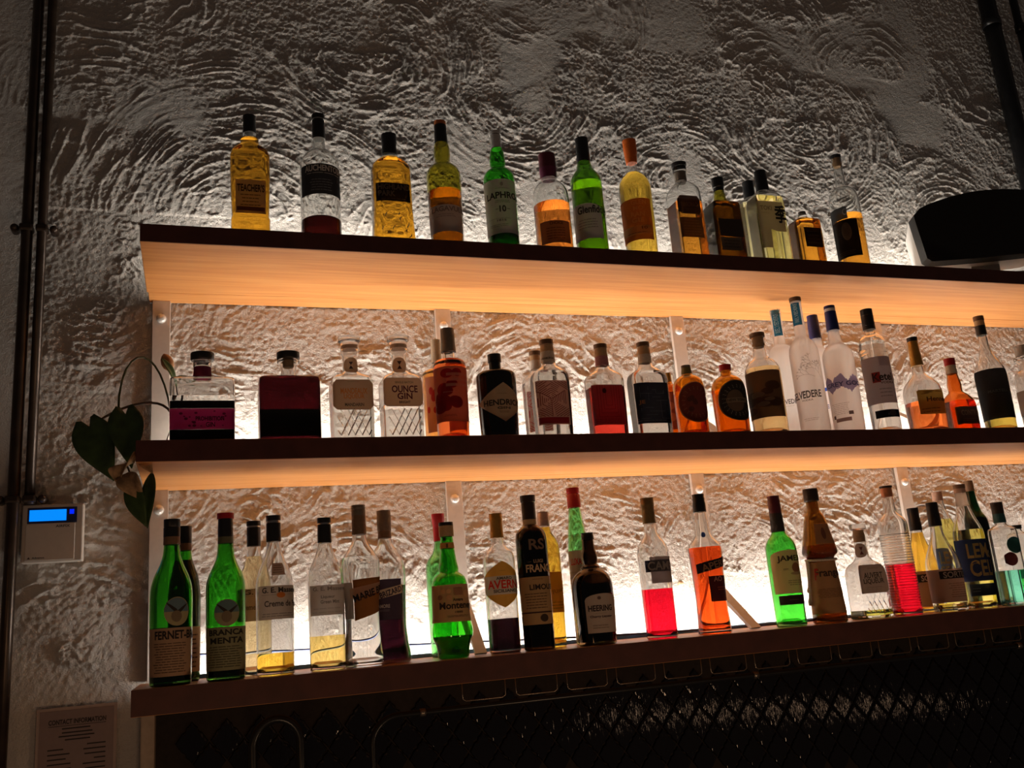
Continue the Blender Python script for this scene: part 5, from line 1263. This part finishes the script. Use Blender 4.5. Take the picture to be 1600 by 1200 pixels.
def leaf(base, tip, side, width, mat, heart=True, fold=.25, curl=.0, name='leaf'):
    base, tip, side = Vector(base), Vector(tip), Vector(side).normalized()
    ax = tip - base
    nrm = ax.cross(side).normalized()
    V, Fc = [], []
    nl, nw = 12, 6
    for i in range(nl + 1):
        t = i / nl
        wv = (math.sin(math.pi * min(1, (t + .12) / 1.12) ** .62) if heart else math.sin(math.pi * t ** .8)) * width
        if i == nl:
            wv = .0005
        for j in range(nw + 1):
            s = j / nw * 2 - 1
            back = -.16 * ax.length * (1 - t) ** 5 * math.sin(math.pi * min(1, abs(s) * .92)) if heart else 0
            p = base + ax * t + ax.normalized() * back + side * (s * wv) + nrm * (fold * wv * abs(s) + curl * math.sin(t * 3.1) * ax.length + .05 * wv * math.sin(9 * t + 4 * s))
            V.append(p)
    m = nw + 1
    for i in range(nl):
        for j in range(nw):
            Fc.append((i * m + j, (i + 1) * m + j, (i + 1) * m + j + 1, i * m + j + 1))
    o = mesh_obj(name, V, Fc, mat, pl, True)
    md = o.modifiers.new('thickness', 'SOLIDIFY')
    md.thickness = .0009
    return o


stem([(.01, 0, .0), (.02, -.02, .14), (-.02, -.06, .30), (-.115, -.10, .24), (-.085, -.14, .02)], .0022, STM)
stem([(.02, 0, .0), (.03, -.02, .16), (-.02, -.02, .13), (-.10, -.06, .12), (-.15, -.10, .045)], .0027, TWG)
stem([(.0, 0, 0), (.005, .01, .08), (.03, .0, .12), (.03, .0, .14)], .0014, TWG)
stem([(-.01, 0, 0), (.0, 0, .07), (.02, .0, .10), (.035, .0, .13)], .0012, TWG)
stem([(.03, -.01, .0), (.04, -.01, .10), (.012, -.02, .15), (.008, -.02, .20)], .0022, TWG)
leaf((-.145, -.105, .055), (-.095, -.13, -.062), (.85, -.2, .35), .040, GRN, True, .22, .05)
leaf((-.075, -.15, .070), (-.060, -.17, -.045), (.9, -.1, .1), .034, GRN, True, .25, .06)
leaf((-.012, -.06, .215), (.018, -.02, .155), (.3, .3, .6), .009, GRN, False, .3, .1)
leaf((.02, -.02, .185), (.062, -.01, .165), (0, .4, 1), .007, GRN, False, .3, .1)
leaf((-.064, -.20, -.07), (-.030, -.215, -.165), (.8, -.1, .5), .019, GRN, False, .45, .05)
leaf((-.022, -.19, -.055), (-.028, -.21, -.168), (.9, -.3, .1), .014, GRN, False, .4, .04)
for (b_0, t_0, s_0, w_0) in (((-.055, -.18, -.035), (-.082, -.20, -.080), (.7, .1, .5), .026), ((-.065, -.19, -.055), (-.035, -.205, -.115), (.9, -.3, .3), .022),
                             ((-.045, -.185, -.025), (-.020, -.195, -.060), (.5, .2, .8), .016)):
    leaf(b_0, t_0, s_0, w_0, DRY, False, .9, .22, 'dry_leaf')
stem([(-.072, -.15, -.03), (-.06, -.17, -.06), (-.05, -.19, -.10)], .0018, TWG)
prof = [(.0, .001), (.003, .006), (.010, .0115), (.020, .0135), (.030, .0115), (.037, .007), (.041, .0015)]
V, Fc = loft([(z, a, 1, 2) for z, a in prof], 20, True, True)
bo = solid('bud', V, Fc, BUD, pl)
bo.location = (.006, -.02, .196)
bo.rotation_euler = (.1, -.35, 0)
tag(pl, 'green trailing plant with a brown bud hanging off the left end of the middle shelf', 'plant')

# ------------------------------------------------------------------ under the bottom shelf: stemware rack, bent tube, cable
CHR = plain('dull_chrome', (.30, .25, .20), .3, .9, .1)
BTB = plain('black_tube', (.018, .018, .018), .28, .4, .1)
rk = empty('stemware_rack', (.60, -.25, -.0476))
mb = MB()
for k in range(15):
    x = .045 + k * .1195
    for yy in (0.0,):
        mb = MB()
        mb.tube([(x, yy, 0), (x, yy, -.030), (x + .001, yy, -.039), (x + .007, yy, -.043), (x + .088, yy, -.043), (x + .095, yy, -.039), (x + .096, yy, -.030), (x + .096, yy, 0)], .0013, 6)
        mb.build('wire_loop', CHR, rk, True)
        mb = MB()
        mb.tube([(x, yy, -.002), (x, .19, -.002)], .0012, 6)
        mb.tube([(x + .096, yy, -.002), (x + .096, .19, -.002)], .0012, 6)
        mb.build('side_wire', CHR, rk, True)
tag(rk, 'row of thin wire loops hanging under the bottom shelf', 'wire rack')
tb = empty('bent_tube', (.45, -.255, -.52))
mb = MB()
pts = [(0, 0, 0), (0, 0, .30), (0, 0, .365)] + [(.055 - .055 * math.cos(t), 0, .365 + .052 * math.sin(t)) for t in np.linspace(.2, math.pi / 2, 8)] + [(.2, 0, .417), (1.0, 0, .417), (2.2, 0, .417)]
mb.tube(pts, .0062, 14)
mb.build('tube', BTB, tb, True)
for xx in (.10, .9, 1.7):
    mb = MB()
    mb.tube([(xx, 0, .417), (xx + .012, 0, .417)], .0082, 14)
    mb.build('joint', CHR, tb, True)
tag(tb, 'long black tube bent downwards at its left, running below the wire loops', 'tube')
ar = empty('arched_tube', (.262, -.25, -.52))
mb = MB()
mb.tube([(-.046, 0, 0), (-.046, 0, .36)] + [(-.046 * math.cos(t), 0, .385 + .05 * math.sin(t)) for t in np.linspace(.1, math.pi - .1, 16)] + [(.046, 0, .36), (.046, 0, 0)], .0085, 14)
mb.build('tube', BTB, ar, True)
tag(ar, 'dark arched tube below the left part of the bottom shelf', 'tube')
NAVY = plain('cable_navy', (.02, .035, .09), .4, 0, .1)
mb = MB()
mb.tube(bez([(.10, -.030, .050), (.3, -.04, .040), (.55, -.06, .036), (.9, -.085, .014), (1.2, -.086, .0035), (1.6, -.086, .004)], 40) + [Vector((2.3, -.086, .0040))], .0026, 8)
tag(mb.build('cable', NAVY, None, True), 'dark blue cable running along the back of the bottom shelf', 'cable')

mb = MB()
mb.tube([(1.325, 0, .125), (1.325, -.006, .125), (1.325, -.009, .125)], [.0075, .0075, .005], 14)
tag(mb.build('wall_plug', plain('plug_cream', (.62, .5, .3), .5), None, True), 'small cream plug in the wall right of the bright red liqueur', 'wall plug')
